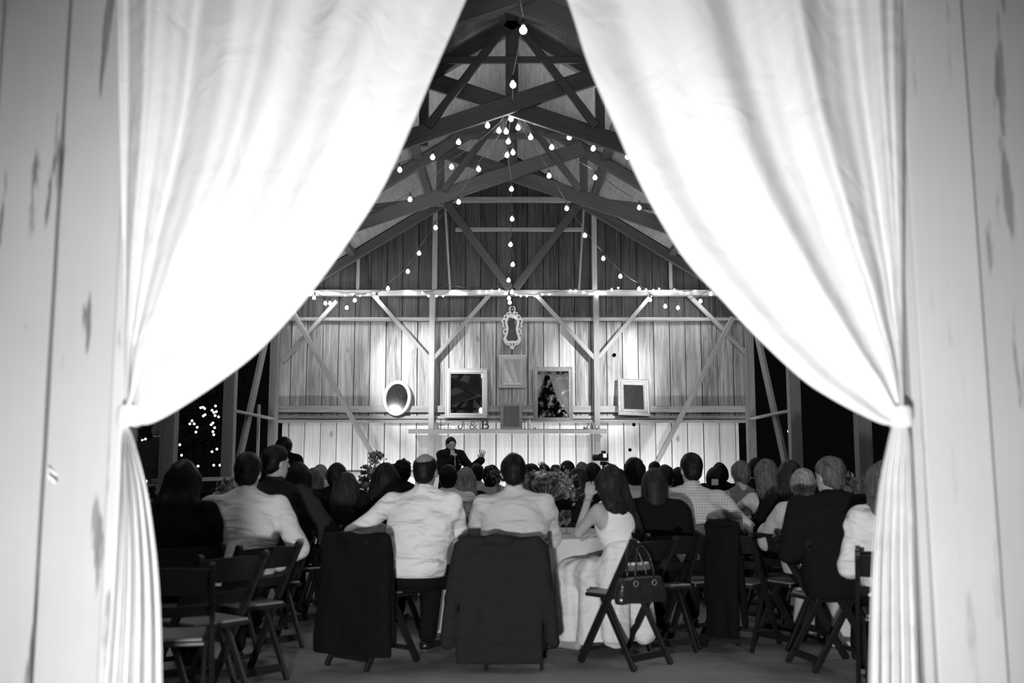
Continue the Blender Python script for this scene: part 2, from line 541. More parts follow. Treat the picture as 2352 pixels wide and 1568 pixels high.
# side posts, plates, girts and leaning braces
names = ['corner', 'second', 'third', 'fourth', 'fifth']
for s, sn in ((-1, 'left'), (1, 'right')):
    for i, y in enumerate(BAY):
        w = .15 if i == 0 else .17
        px_ = s * HX + (.10 if (s < 0 and i == 2) else 0)
        beam('timber_post', (px_, y, 0), (px_, y, EAVE + .05), w, .17, M['post'], None,
             '%s side timber post, %s from the gable wall' % (sn, names[i]))
    beam('roof_plate', (s * HX, 3.1, EAVE + .08), (s * HX, YW, EAVE + .08), .14, .18, M['beam'], None, 'wall plate along the %s side of the barn' % sn)
    for i in range(1):
        y1, y0 = BAY[i], BAY[i + 1]
        beam('side_girt', (s * HX, y0, 2.1), (s * HX, y1, 2.1), .04, .09, M['beam_mid'], None, 'thin girt between corner and second post on the %s' % sn)
        beam('side_brace', (s * (HX + .06), y1 - .28, 3.75), (s * (HX + .06), y0 + .15, .35), .06, .20, M['post'], None, 'leaning brace between corner and second post on the %s' % sn)
    # outer post beside it
# low rail on the left side between the posts
beam('side_rail', (-HX - .02, 12.2, 1.08), (-HX - .02, 14.9, 1.08), .05, .22, M['post'], None, 'wide low rail along the open left side of the barn')
# slender stake with a bolt near the left corner post
beam('timber_stake', (-HX - .12, 17.2, 0), (-HX - .12, 17.2, 2.32), .05, .05, M['beam_mid'], None, 'slim pale stake beside the left corner post')
# knot holes
M['hole'] = plain('dark_hole', .002, 1.0, spec=0)
for u, v, rr in ((1411, 815, .034), (1456, 975, .03), (1447, 1033, .03)):
    p = W(u, v, YW)
    bm = bmesh.new(); bm_lathe(bm, [(0, .004), (rr * .9, .004), (rr, 0), (rr, .01)], 14)
    o = bm_obj('trim_knot_hole', bm, M['hole']); o.rotation_euler = (-PI / 2, 0, 0); o.location = (p.x, YW - .001, p.z)
    tag(o, 'dark round knot hole in the boards at height %.1f metres' % p.z, 'hole', kind='structure')

# ---------------------------------------------------------------- doorway wall (outside face towards the camera)
def door_boards(s, name, label, seams):
    """vertical painted boards from |x| = seams[0] outwards"""
    bm = bmesh.new()
    for a, b, dy in seams:
        # slightly wavy edges
        n = 24
        L0, L1 = [], []
        rnd = random.Random(int(a * 1000) + (5 if s > 0 else 0))
        for k in range(n + 1):
            z = -.1 + 4.2 * k / n
            L0.append((s * (a + .0065 + rnd.uniform(-.0012, .0012)), z)); L1.append((s * (b - .0065 + rnd.uniform(-.0012, .0012)), z))
        for yy in (0,):
            va = [bm.verts.new((x, YD + dy, z)) for x, z in L0]; vb = [bm.verts.new((x, YD + dy, z)) for x, z in L1]
            wa = [bm.verts.new((x, YD + dy + .03, z)) for x, z in L0]; wb = [bm.verts.new((x, YD + dy + .03, z)) for x, z in L1]
            for k in range(n):
                bm.faces.new((va[k], vb[k], vb[k + 1], va[k + 1]))
                bm.faces.new((wa[k + 1], wb[k + 1], wb[k], wa[k]))
                bm.faces.new((va[k], va[k + 1], wa[k + 1], wa[k]))
                bm.faces.new((vb[k + 1], vb[k], wb[k], wb[k + 1]))
            bm.faces.new((va[0], wa[0], wb[0], vb[0])); bm.faces.new((va[-1], vb[-1], wb[-1], wa[-1]))
    o = bm_obj(name, bm, M['painted'])
    return tag(o, label, 'wall', kind='structure')


door_boards(-1, 'wall_left', 'white painted boards left of the doorway with flaking streaks', [(1.20, 1.40, 0), (1.40, 1.61, .0), (1.61, 1.9, .004), (1.9, 2.2, 0), (2.2, 2.5, .003), (2.5, 4.7, 0)])
door_boards(1, 'wall_right', 'white painted boards right of the doorway, outer one smooth', [(1.42, 1.75, .02), (1.75, 2.1, .022), (2.1, 2.5, .02), (2.5, 4.7, .02)])
beam('door_1_frame', (1.33, YD - .005, -.1), (1.29, YD - .005, 4.0), .20, .10, M['painted_worn'], None, 'worn white painted jamb post right of the doorway')
beam('door_1_frame', (1.205, YD + .01, -.1), (1.205, YD + .01, 4.0), .03, .10, M['painted'], None, 'narrow white stop strip beside the right jamb')
beam('door_1_frame', (-1.175, YD + .02, -.1), (-1.175, YD + .02, 4.0), .05, .10, M['painted_worn'], None, 'narrow white jamb left of the doorway')
beam('door_1_header', (-1.5, YD + .03, 3.25), (1.5, YD + .03, 3.25), .5, .07, M['painted'], None, 'painted header board over the doorway')
bm = bmesh.new()
v = [bm.verts.new(c) for c in ((-4.7, YD + .06, 3.45), (4.7, YD + .06, 3.45), (4.7, YD + .06, 4.1), (0, YD + .06, 7.0), (-4.7, YD + .06, 4.1))]
f = bm.faces.new(v)
r = bmesh.ops.extrude_face_region(bm, geom=[f])
for q in r['geom']:
    if isinstance(q, bmesh.types.BMVert): q.co.y += .03
tag(bm_obj('wall_front', bm, M['painted']), 'gable boards above the doorway', 'wall', kind='structure')
# bolt with a shadow on the right board, hook on the left
bm = bmesh.new(); bm_tube(bm, [(0, 0, 0), (0, -.05, 0)], .007, 8); bm_tube(bm, [(0, -.045, 0), (.0, -.06, -.03)], .006, 8)
o = bm_obj('hook', bm, M['socket']); p = W(2250, 1180, YD); o.location = (p.x, YD + .02, p.z)
tag(o, 'small dark hook screwed into the right outer board', 'hook')
bm = bmesh.new(); bm_tube(bm, [(0, 0, 0), (-.015, -.02, .02), (-.005, -.035, -.005), (.012, -.03, -.02), (0.0, 0, -.025)], .004, 8)
o = bm_obj('curtain_tie_hook', bm, plain('white_painted_hook', .8, .3)); p = W(128, 1090, YD); o.location = (p.x, YD, p.z)
tag(o, 'small white painted hook on the left boards', 'hook')


# ---------------------------------------------------------------- curtains
def bez(P, t):
    n = len(P) - 1
    out = Vector((0, 0))
    for i, p in enumerate(P):
        out += Vector(p) * math.comb(n, i) * (1 - t) ** (n - i) * t ** i
    return out


def poly_curve(P, t):
    """piecewise Catmull-Rom through points, parameter by index"""
    n = len(P) - 1
    x = min(max(t, 0), 1) * n
    i = min(int(x), n - 1); f = x - i
    p0, p1, p2, p3 = P[max(i - 1, 0)], P[i], P[i + 1], P[min(i + 2, n)]
    r = []
    for a, b, c, d in zip(p0, p1, p2, p3):
        r.append(.5 * ((2 * b) + (-a + c) * f + (2 * a - 5 * b + 4 * c - d) * f * f + (-a + 3 * b - 3 * c + d) * f ** 3))
    return r


def curtain(name, label, edge_px, top_out, tie_px, tail, seed, nfold):
    """edge_px: free edge from above the frame to the tie; top_out: outer top corner pixel; tail: (inner px list, outer px list)"""
    rnd = random.Random(seed)
    Y0 = YD - .10
    NU, NV = 220, 130
    fph = [rnd.uniform(0, 6.28) for _ in range(6)]
    verts, faces = [], []
    tx, tz = tie_px
    for j in range(NV + 1):
        t = j / NV
        e = poly_curve(edge_px, t)
        # outer line: straight down to the tie
        o = (top_out[0] + (tx - top_out[0]) * t ** 1.5, top_out[1] + (tz - top_out[1]) * t)
        for i in range(NU + 1):
            s = i / NU
            # in-between lines leave the outer line progressively; bias towards bunched folds near the outside
            sx = s
            u = o[0] + (e[0] - o[0]) * sx
            # sag: blending of v
            v = o[1] + (e[1] - o[1]) * (s ** 1.15)
            # folds: fine at the gathered outer side, broad on the swag
            w = 1.25 * math.sin(nfold * 2 * PI * s ** .75 + fph[0] + .8 * math.sin(3 * t + fph[1]))
            w += .28 * math.sin(nfold * 2.3 * 2 * PI * s ** .7 + fph[2] + 1.2 * t)
            w += .12 * math.sin(nfold * 4.1 * 2 * PI * s ** .6 + fph[3] - 2 * t)
            amp = .042 * (1 - .55 * t) * (1.0 - .55 * s * t) * (.55 + .45 * math.sin(PI * min(1, s * 1.1 + .1)))
            edge = min(1, (1 - s) * 12)
            y = Y0 - .02 + amp * w * (.4 + .6 * edge) - .05 * math.sin(PI * t) * s
            if t > .9:   # gather towards the tie
                y = y * 1 + 0
            p = W(u, v, y)
            verts.append((p.x, p.y, p.z))
    for j in range(NV):
        for i in range(NU):
            a = j * (NU + 1) + i
            faces.append((a, a + 1, a + NU + 2, a + NU + 1))
    r = empty(name, (0, 0, 0))
    o1 = mesh_obj('swag', verts, faces, M['curtain'], r, True)
    sol = o1.modifiers.new('thick', 'SOLIDIFY'); sol.thickness = .0015
    # tail below the tie
    verts, faces = [], []
    NU2, NV2 = 120, 70
    inn, out = tail
    for j in range(NV2 + 1):
        t = j / NV2
        a = poly_curve(inn, t); b = poly_curve(out, t)
        for i in range(NU2 + 1):
            s = i / NU2
            u = a[0] + (b[0] - a[0]) * s; v = a[1] + (b[1] - a[1]) * s
            th = 2 * PI * s
            w = math.sin(4.5 * 2 * PI * s + fph[4] + .6 * t) + .5 * math.sin(9.5 * 2 * PI * s + fph[5] - t)
            y = Y0 - .02 + .026 * min(1, .25 + t * 2.0) * w
            p = W(u, v, y)
            verts.append((p.x, p.y, p.z))
    for j in range(NV2):
        for i in range(NU2):
            a = j * (NU2 + 1) + i
            faces.append((a, a + 1, a + NU2 + 2, a + NU2 + 1))
    o2 = mesh_obj('tail', verts, faces, M['curtain'], r, True)
    sol = o2.modifiers.new('thick', 'SOLIDIFY'); sol.thickness = .0015
    # tie band
    pa = W(tie_px[0], tie_px[1], Y0)
    bm = bmesh.new()
    bm_lathe(bm, [(.030, -.030), (.034, -.02), (.034, .02), (.028, .030)], 20, (pa.x + (.012 if pa.x < 0 else -.012), Y0 - .012, pa.z + .004))
    bm_obj('tie_band', bm, M['curtain'], r, True)
    tag(r, label, 'curtain')
    return r


edgeL = [(1150, -190), (1070, 0), (1000, 160), (945, 290), (880, 430), (800, 555), (700, 690), (600, 800), (520, 865), (440, 920), (370, 962), (330, 975), (290, 968)]
edgeR = [(1225, -190), (1303, 0), (1352, 150), (1412, 290), (1480, 440), (1570, 590), (1660, 690), (1740, 775), (1840, 868), (1910, 915), (1985, 955), (2035, 975), (2072, 968)]
curtain('curtain', 'white curtain swept to the left jamb of the doorway', edgeL, (268, -190), (292, 958),
        ([(345, 2060 - 900), (360, 1300), (368, 1430), (372, 1568), (376, 1700)], None) if False else
        ([(286, 962), (305, 1010), (330, 1100), (345, 1180), (360, 1300), (368, 1430), (371, 1568), (374, 1700)],
         [(284, 962), (276, 1010), (272, 1100), (268, 1180), (262, 1300), (254, 1430), (244, 1568), (236, 1700)]), 3, 3.2)
curtain('curtain', 'white curtain swept to the right jamb of the doorway', edgeR, (2082, -190), (2074, 960),
        ([(2050, 975), (2040, 1010), (2022, 1100), (2012, 1180), (2003, 1300), (1999, 1430), (1996, 1568), (1994, 1700)],
         [(2080, 968), (2090, 1010), (2094, 1100), (2098, 1180), (2100, 1300), (2104, 1430), (2108, 1568), (2110, 1700)]), 8, 3.4)
bm = bmesh.new(); bm_tube(bm, [(-1.75, YD - .1, W(1176, -175, YD).z), (1.75, YD - .1, W(1176, -175, YD).z)], .015, 10)
tag(bm_obj('curtain_rod', bm, M['wire']), 'dark rod over the doorway carrying both curtains', 'curtain rod')
# ---------------------------------------------------------------- string lights
def bulb_meshes():
    bm = bmesh.new()
    bm_lathe(bm, [(0, -.062), (.014, -.060), (.026, -.050), (.031, -.036), (.029, -.020), (.020, -.006), (.013, .004), (.013, .010), (0, .010)], 14)
    me = bpy.data.meshes.new('bulb'); bmesh.ops.recalc_face_normals(bm, faces=bm.faces); bm.to_mesh(me); bm.free()
    me.materials.append(M['bulb']); me.shade_smooth()
    bm = bmesh.new()
    bm_lathe(bm, [(0, .008), (.016, .008), (.017, .03), (.015, .05), (.006, .058), (.005, .075), (0, .075)], 10)
    ms = bpy.data.meshes.new('socket'); bmesh.ops.recalc_face_normals(bm, faces=bm.faces); bm.to_mesh(ms); bm.free()
    ms.materials.append(M['socket']); ms.shade_smooth()
    bm = bmesh.new()
    bmesh.ops.create_icosphere(bm, subdivisions=2, radius=.017)
    mf = bpy.data.meshes.new('fairy_bulb'); bm.to_mesh(mf); bm.free(); mf.materials.append(M['fairy'])
    return me, ms, mf


BULB, SOCK, FAIRY = bulb_meshes()
N_PL = 0


def put_mesh(name, me, loc, parent, rot=(0, 0, 0), sc=1.0):
    o = bpy.data.objects.new(name, me)
    o.location = loc; o.rotation_euler = rot; o.scale = (sc, sc, sc)
    o.parent = parent
    COL.objects.link(o)
    return o


def string(label, start, bulbs, end, Ys, Ye, unlit=(), light_every=2, watts=7.5, sag=True, sc=1.0):
    """start/end and bulbs are pixels; depth runs from Ys to Ye"""
    global N_PL
    pts = [start] + list(bulbs) + [end]
    L = [0]
    for a, b in zip(pts, pts[1:]): L.append(L[-1] + math.hypot(b[0] - a[0], b[1] - a[1]))
    P = []
    for p, l in zip(pts, L):
        t = l / L[-1]
        y = 1 / ((1 - t) / Ys + t / Ye)
        P.append(W(p[0], p[1], y))
    r = empty('string_light', P[0])
    tag(r, label, 'string lights', 'string lights with globe bulbs')
    rel = [p - P[0] for p in P]
    for k in range(1, len(rel) - 1): rel[k] = rel[k] + Vector((0, 0, .085 * sc))
    wp = []
    for k in range(len(rel) - 1):
        a, b = rel[k], rel[k + 1]
        for q in range(6):
            f = q / 6
            w = a.lerp(b, f); w.z -= .03 * 4 * f * (1 - f) * min(1, (b - a).length)
            wp.append(w)
    wp.append(rel[-1])
    bm = bmesh.new(); bm_tube(bm, wp, .0045, 5)
    bm_obj('wire', bm, M['wire'], r)
    rnd = random.Random(len(label))
    for k in range(1, len(rel) - 1):
        rot = (rnd.uniform(-.15, .15), rnd.uniform(-.15, .15), 0)
        b = put_mesh('bulb', BULB, rel[k] - Vector((0, 0, .075 * sc)), r, rot, sc)
        put_mesh('socket', SOCK, (0, 0, 0), b)
        if (k - 1) % light_every == 0:
            p = P[0] + rel[k] - Vector((0, 0, .17 * sc))
            lamp('bulb_glow', 'POINT', p, watts * min(1.1, .3 + 1.3 * k / len(rel)) if len(bulbs) > 3 else watts, size=.03)
            N_PL += 1
    return r


def string_world(label, pts, watts, n=7):
    P = []
    a, b, c = [Vector(p) for p in pts]
    for k in range(n + 1):
        t = k / n
        P.append(a * (1 - t) ** 2 + b * 2 * t * (1 - t) + c * t * t)
    r = empty('string_light', P[0])
    tag(r, label, 'string lights', 'string lights with globe bulbs')
    bm = bmesh.new(); bm_tube(bm, [p - P[0] for p in P], .0045, 5)
    bm_obj('wire', bm, M['wire'], r)
    for k in range(1, n):
        q = put_mesh('bulb', BULB, P[k] - P[0] - Vector((0, 0, .075)), r); put_mesh('socket', SOCK, (0, 0, 0), q)
        lamp('bulb_glow', 'POINT', P[k] - Vector((0, 0, .17)), watts, size=.03)


HUB = (1177, 238)
string('string light hanging down towards the doorway under the ridge', (1187, -60), [(1202, 64), (1178, 190)], HUB, 7.6, 12.0, sc=1.15, light_every=1, watts=1.2)
string('string light along the centre, dropping to the carved mirror', HUB, [(1174, 270), (1168, 322), (1178, 347), (1165, 353), (1175, 431), (1176, 500), (1173, 559), (1178, 605), (1168, 641), (1176, 668), (1169, 682), (1171, 692)], (1172, 668), 12.1, 17.6)
string('outermost string light on the left, running to the side plate', HUB, [(1120, 285), (1053, 323), (994, 358), (918, 387), (835, 425), (740, 480), (640, 540)], (560, 590), 12.1, 14.9)
string('string light left of the outer one, passing the scissor chord', HUB, [(1146, 297), (1037, 380), (942, 455), (834, 510), (740, 580)], (640, 668), 12.1, 17.5)
string('string light falling left and along the tie beam', HUB, [(1162, 299), (1099, 385), (1053, 461), (1000, 520), (963, 579), (937, 621), (891, 660)], (862, 676), 12.1, 17.6)
string('drooping string light under the left end of the tie beam', (862, 676), [(866, 681), (815, 687), (797, 704), (758, 694), (747, 694), (722, 681), (713, 673)], (690, 640), 17.6, 17.3, light_every=3)
string('outermost string light on the right, running to the side plate', HUB, [(1228, 277), (1307, 312), (1363, 338), (1441, 357), (1530, 392), (1640, 440)], (1780, 500), 12.1, 14.9)
string('string light right of centre, passing the right scissor chord', HUB, [(1219, 312), (1267, 335), (1367, 405), (1468, 474), (1560, 545)], (1690, 660), 12.1, 17.5)
string('string light falling right to the outer brace', HUB, [(1190, 290), (1261, 401), (1301, 476), (1343, 538), (1386, 591), (1425, 632), (1468, 661)], (1495, 676), 12.1, 17.6)
string('drooping string light under the right end of the tie beam', (1495, 676), [(1493, 686), (1528, 701), (1557, 704), (1609, 689), (1632, 672)], (1660, 650), 17.6, 17.3, light_every=3)
string_world('string light running from the near truss to the left front corner', [(-2.2, 9.2, 4.85), (-2.9, 6.2, 3.9), (-3.9, 3.6, 4.3)], 18)
string_world('string light running from the near truss to the right front corner', [(2.2, 9.2, 4.85), (2.9, 6.2, 3.9), (3.9, 3.6, 4.3)], 18)
# fairy lights on the tie beam
fl = [(712, 672), (728, 671), (746, 673), (757, 671), (775, 674), (793, 678), (810, 676), (827, 679), (844, 676), (858, 673),
      (940, 670), (953, 673), (970, 671), (984, 680), (1003, 680), (1018, 680), (1035, 671), (1050, 670), (1068, 674), (1101, 669), (1117, 669), (1130, 667), (1147, 665), (1162, 673), (1186, 677), (1196, 680),
      (1210, 680), (1228, 680), (1246, 676), (1262, 676), (1310, 667), (1322, 667), (1341, 670), (1356, 674), (1372, 671), (1390, 672), (1405, 664), (1420, 661), (1484, 665), (1501, 666), (1514, 663), (1528, 671), (1549, 665), (1565, 670), (1580, 672), (1597, 668)]
for k, (lo, hi, nm) in enumerate(((0, 1178, 'left'), (1178, 2000, 'right'))):
    sel = [p for p in fl if lo < p[0] <= hi]
    P = [W(u, v, YW - .16) for u, v in sel]
    r = empty('fairy_lights', P[0])
    tag(r, 'small fairy lights wound along the %s half of the tie beam' % nm, 'fairy lights')
    bm = bmesh.new()
    rnd = random.Random(k)
    bm_tube(bm, [p - P[0] + Vector((0, 0.015, .03 + rnd.uniform(-.01, .02))) for p in P], .004, 5)
    bm_obj('wire', bm, M['wire'], r)
    for p in P: put_mesh('bulb', FAIRY, p - P[0], r)
    for q in P[3::7]:
        lamp('fairy_glow', 'POINT', q + Vector((0, -.06, -.03)), 1.6, size=.02)
# loose dark cable looping left of centre
bm = bmesh.new()
bm_tube(bm, [W(u, v, YW - .2) for u, v in ((965, 671), (990, 668), (1028, 654), (1060, 659), (1090, 662), (1120, 661), (1150, 655), (1172, 656))], .005, 5)
tag(bm_obj('cable', bm, M['wire']), 'loose black cable looping above the tie beam left of centre', 'cable')

# ---------------------------------------------------------------- mirrors
M['frame_white'] = plain('white_mirror_frame', .42, .45, bump=.1, bscale=60)
M['frame_silver'] = plain('silver_mirror_frame', .3, .35, metal=.3, noise=.15, nscale=30, bump=.3, bscale=70)
M['frame_gold'] = plain('pale_gilt_mirror_frame', .40, .4, metal=.35, noise=.2, nscale=40, bump=.35, bscale=90)
mg = plain('mirror_silvering', .85, .02, metal=1.0)
M['mirror'] = mg
m2, nt, N, L, B = nodes_mat('aged_mirror_silvering')
B.inputs['Metallic'].default_value = 1; B.inputs['Base Color'].default_value = (.6, .6, .6, 1)
tc = N.new('ShaderNodeTexCoord'); nz = N.new('ShaderNodeTexNoise'); nz.inputs['Scale'].default_value = 9; nz.inputs['Detail'].default_value = 6
L.new(tc.outputs['Object'], nz.inputs['Vector'])
mr = N.new('ShaderNodeMapRange'); mr.inputs[1].default_value = .45; mr.inputs[2].default_value = .7; mr.inputs[3].default_value = .01; mr.inputs[4].default_value = .14
L.new(nz.outputs[0], mr.inputs[0]); L.new(mr.outputs[0], B.inputs['Roughness'])
M['mirror_aged'] = m2


def rect_mirror(u0, v0, u1, v1, fw, label, mat, steps, tilt=0.0, yaw=0.0, beads=0, glass='mirror', y=None, roll=0.0):
    """profile steps: list of (inset fraction, height) from outer edge to the opening"""
    y = YW - .03 if y is None else y
    a, b = W(u0, v1, y), W(u1, v0, y)
    w, h = b.x - a.x, b.z - a.z
    r = empty('framed_mirror', ((a.x + b.x) / 2, y, (a.z + b.z) / 2))
    tag(r, label, 'mirror')
    fwm = fw / 128.0
    bm = bmesh.new()
    rings = []
    for ins, ht in [(0, 0)] + list(steps):
        i = ins * fwm
        rings.append([bm.verts.new(c) for c in ((-w / 2 + i, -ht, -h / 2 + i), (w / 2 - i, -ht, -h / 2 + i), (w / 2 - i, -ht, h / 2 - i), (-w / 2 + i, -ht, h / 2 - i))])
    for A, Bq in zip(rings, rings[1:]):
        for k in range(4): bm.faces.new((A[k], A[(k + 1) % 4], Bq[(k + 1) % 4], Bq[k]))
    fr = bm_obj('mirror_frame', bm, mat, r)
    fr.modifiers.new('b', 'BEVEL').width = .003
    if beads:
        bm = bmesh.new()
        per = []
        i = fwm * .45
        W2, H2 = w / 2 - i, h / 2 - i
        nx, nz_ = int(2 * W2 / beads), int(2 * H2 / beads)
        for k in range(nx + 1):
            for s in (-1, 1): per.append((-W2 + 2 * W2 * k / nx, s * H2))
        for k in range(1, nz_):
            for s in (-1, 1): per.append((s * W2, -H2 + 2 * H2 * k / nz_))
        for x, z in per:
            bmesh.ops.create_icosphere(bm, subdivisions=1, radius=beads * .36, matrix=Matrix.Translation((x, -max(s_[1] for s_ in steps) * .9, z)))
        bm_obj('beading', bm, mat, r, True)
    gw, gh = w / 2 - fwm * .97, h / 2 - fwm * .97
    bm = bmesh.new(); bm_box(bm, (0, 0, 0), (gw * 2, .004, gh * 2))
    g = bm_obj('mirror_glass', bm, M[glass], r)
    g.location = (0, -.015, 0); g.rotation_euler = (0, 0, 0)
    r.rotation_euler = (tilt, roll, yaw)
    return r


S_BIG = [(.05, .045), (.18, .05), (.24, .035), (.5, .03), (.56, .04), (.75, .035), (.8, .02), (1, .012)]
S_FLAT = [(.06, .04), (.2, .045), (.3, .03), (.7, .024), (.8, .034), (1, .012)]
rect_mirror(1022, 845, 1120, 962, 13, 'large white framed mirror on the left, above the letters', M['frame_white'], S_BIG, tilt=math.radians(-8), yaw=math.radians(3), y=YW - .09)
rect_mirror(1225, 842, 1316, 969, 11, 'large pale framed mirror on the right with a thin rope edge', M['frame_silver'], S_FLAT, beads=.035, tilt=math.radians(2.6), yaw=math.radians(-2.2), y=YW - .08, glass='mirror_aged')
rect_mirror(1145, 815, 1208, 891, 14, 'small white mirror with fluted frame in the middle reflecting curtains', M['frame_white'], S_BIG, beads=.045, tilt=math.radians(4.3), yaw=math.radians(1.6), y=YW + .005)
rect_mirror(1149, 926, 1200, 988, 8, 'smallest beaded silver mirror standing on the shelf', M['frame_silver'], S_FLAT, beads=.04, tilt=math.radians(-3), y=YW - .15, glass='mirror_aged')
rect_mirror(1418, 869, 1492, 955, 15, 'square-ish silver framed mirror alone right of the stud', M['frame_silver'], S_BIG, beads=.03, tilt=math.radians(-10), yaw=math.radians(6), y=YW - .10, roll=math.radians(1.5))
# oval mirror
r = empty('oval_mirror', W(912, 914, YW - .09)); tag(r, 'oval white framed mirror left of the stud', 'mirror')
bm = bmesh.new()
A, Bq = 33 / 128., 41.5 / 128.
prof = [(1.0, 0), (.99, .03), (.93, .045), (.88, .035), (.84, .04), (.78, .03), (.74, .012)]
rings = []
for k, ht in prof:
    rings.append([bm.verts.new((A * math.cos(t) * (k if True else 1), -ht, Bq * math.sin(t) * (1 - (1 - k) * A / Bq))) for t in [2 * PI * q / 56 for q in range(56)]])
for P_, Q_ in zip(rings, rings[1:]):
    for k in range(56): bm.faces.new((P_[k], P_[(k + 1) % 56], Q_[(k + 1) % 56], Q_[k]))
bm_obj('mirror_frame', bm, M['frame_white'], r, True)
bm = bmesh.new()
ring = [bm.verts.new((A * .76 * math.cos(t), -.014, Bq * .81 * math.sin(t))) for t in [2 * PI * q / 56 for q in range(56)]]
bm.faces.new(ring)
bm_obj('mirror_glass', bm, M['mirror'], r)
r.rotation_euler = (math.radians(-9), math.radians(2), math.radians(-4))


# ---------------------------------------------------------------- 3-D fields (used for carved, cloth and body shapes)
class Field:
    def __init__(self, lo, hi, vox):
        self.lo = np.array(lo, dtype=np.float32); self.vox = vox
        n = np.ceil((np.array(hi) - self.lo) / vox).astype(int) + 1
        self.n = n
        self.a = np.full(tuple(n), 0.12, dtype=np.float32)

    def sub(self, lo, hi):
        i0 = np.clip(np.floor((np.array(lo) - self.lo) / self.vox).astype(int), 0, self.n)
        i1 = np.clip(np.ceil((np.array(hi) - self.lo) / self.vox).astype(int) + 1, 0, self.n)
        if np.any(i1 <= i0): return None
        ax = [self.lo[k] + self.vox * np.arange(i0[k], i1[k], dtype=np.float32) for k in range(3)]
        return (slice(i0[0], i1[0]), slice(i0[1], i1[1]), slice(i0[2], i1[2])), ax[0][:, None, None], ax[1][None, :, None], ax[2][None, None, :]

    def _put(self, sl, d, k, op):
        a = self.a[sl]
        if op == 'add':
            if k > 0:
                h = np.clip(.5 + .5 * (a - d) / k, 0, 1)
                self.a[sl] = a * (1 - h) + d * h - k * h * (1 - h)
            else:
                self.a[sl] = np.minimum(a, d)
        elif op == 'cut':
            if k > 0:
                h = np.clip(.5 - .5 * (a + d) / k, 0, 1)
                self.a[sl] = a * (1 - h) - d * h + k * h * (1 - h)
            else:
                self.a[sl] = np.maximum(a, -d)

    def cap(self, p, q, r1, r2=None, k=.02, op='add', flat=None):
        """tapered capsule; flat=(axis vector, factor): squash along a direction (factor < 1 thinner)"""
        r2 = r1 if r2 is None else r2
        p = np.array(p, dtype=np.float32); q = np.array(q, dtype=np.float32)
        m = max(r1, r2) * (max(1.0, flat[1]) if flat else 1) + k + self.vox * 2
        s = self.sub(np.minimum(p, q) - m, np.maximum(p, q) + m)
        if s is None: return
        sl, X, Y, Z = s
        d = q - p; L2 = float(d @ d) + 1e-9
        x, y, z = X - p[0], Y - p[1], Z - p[2]
        t = np.clip((x * d[0] + y * d[1] + z * d[2]) / L2, 0, 1)
        x = x - t * d[0]; y = y - t * d[1]; z = z - t * d[2]
        rr = r1 + (r2 - r1) * t
        if flat:
            f = np.array(flat[0], dtype=np.float32); f /= np.linalg.norm(f)
            c = x * f[0] + y * f[1] + z * f[2]
            g = 1 / flat[1] - 1
            x = x + c * g * f[0]; y = y + c * g * f[1]; z = z + c * g * f[2]
            self._put(sl, (np.sqrt(x * x + y * y + z * z) - rr) * min(1, flat[1]), k, op)
        else:
            self._put(sl, np.sqrt(x * x + y * y + z * z) - rr, k, op)

    def ell(self, c, r, k=.02, op='add', R=None):
        c = np.array(c, dtype=np.float32); r = np.array(r, dtype=np.float32)
        m = float(r.max()) + k + self.vox * 2
        s = self.sub(c - m, c + m)
        if s is None: return
        sl, X, Y, Z = s
        x, y, z = X - c[0], Y - c[1], Z - c[2]
        if R is not None:
            R = np.array(R, dtype=np.float32)   # columns = local axes
            x, y, z = (x * R[0, 0] + y * R[1, 0] + z * R[2, 0], x * R[0, 1] + y * R[1, 1] + z * R[2, 1], x * R[0, 2] + y * R[1, 2] + z * R[2, 2])
        u, v, w = x / r[0], y / r[1], z / r[2]
        k0 = np.sqrt(u * u + v * v + w * w) + 1e-6
        k1 = np.sqrt((u / r[0]) ** 2 + (v / r[1]) ** 2 + (w / r[2]) ** 2) + 1e-6
        self._put(sl, k0 * (k0 - 1) / k1, k, op)

    def noise(self, amp, scale, seed=0, stretch=(1, 1, 1)):
        """adds smooth lumps (folds, strands) to the surface"""
        rs = np.random.RandomState(seed)
        X = self.lo[0] + self.vox * np.arange(self.n[0], dtype=np.float32)[:, None, None]
        Y = self.lo[1] + self.vox * np.arange(self.n[1], dtype=np.float32)[None, :, None]
        Z = self.lo[2] + self.vox * np.arange(self.n[2], dtype=np.float32)[None, None, :]
        out = 0
        for _ in range(5):
            d = rs.normal(size=3); d /= np.linalg.norm(d)
            f = scale * rs.uniform(.6, 1.6)
            ph = rs.uniform(0, 6.28, 4)
            e = rs.normal(size=3); e /= np.linalg.norm(e)
            arg = (X * d[0] * stretch[0] + Y * d[1] * stretch[1] + Z * d[2] * stretch[2]) * f + ph[0]
            arg2 = (X * e[0] * stretch[0] + Y * e[1] * stretch[1] + Z * e[2] * stretch[2]) * f * .7 + ph[1]
            out = out + np.sin(arg + 1.3 * np.sin(arg2))
        self.a += (amp / 2.2) * out.astype(np.float32)

    def below(self, z, k=0):      # keep only above z
        Z = self.lo[2] + self.vox * np.arange(self.n[2], dtype=np.float32)[None, None, :]
        self.a = np.maximum(self.a, z - Z)

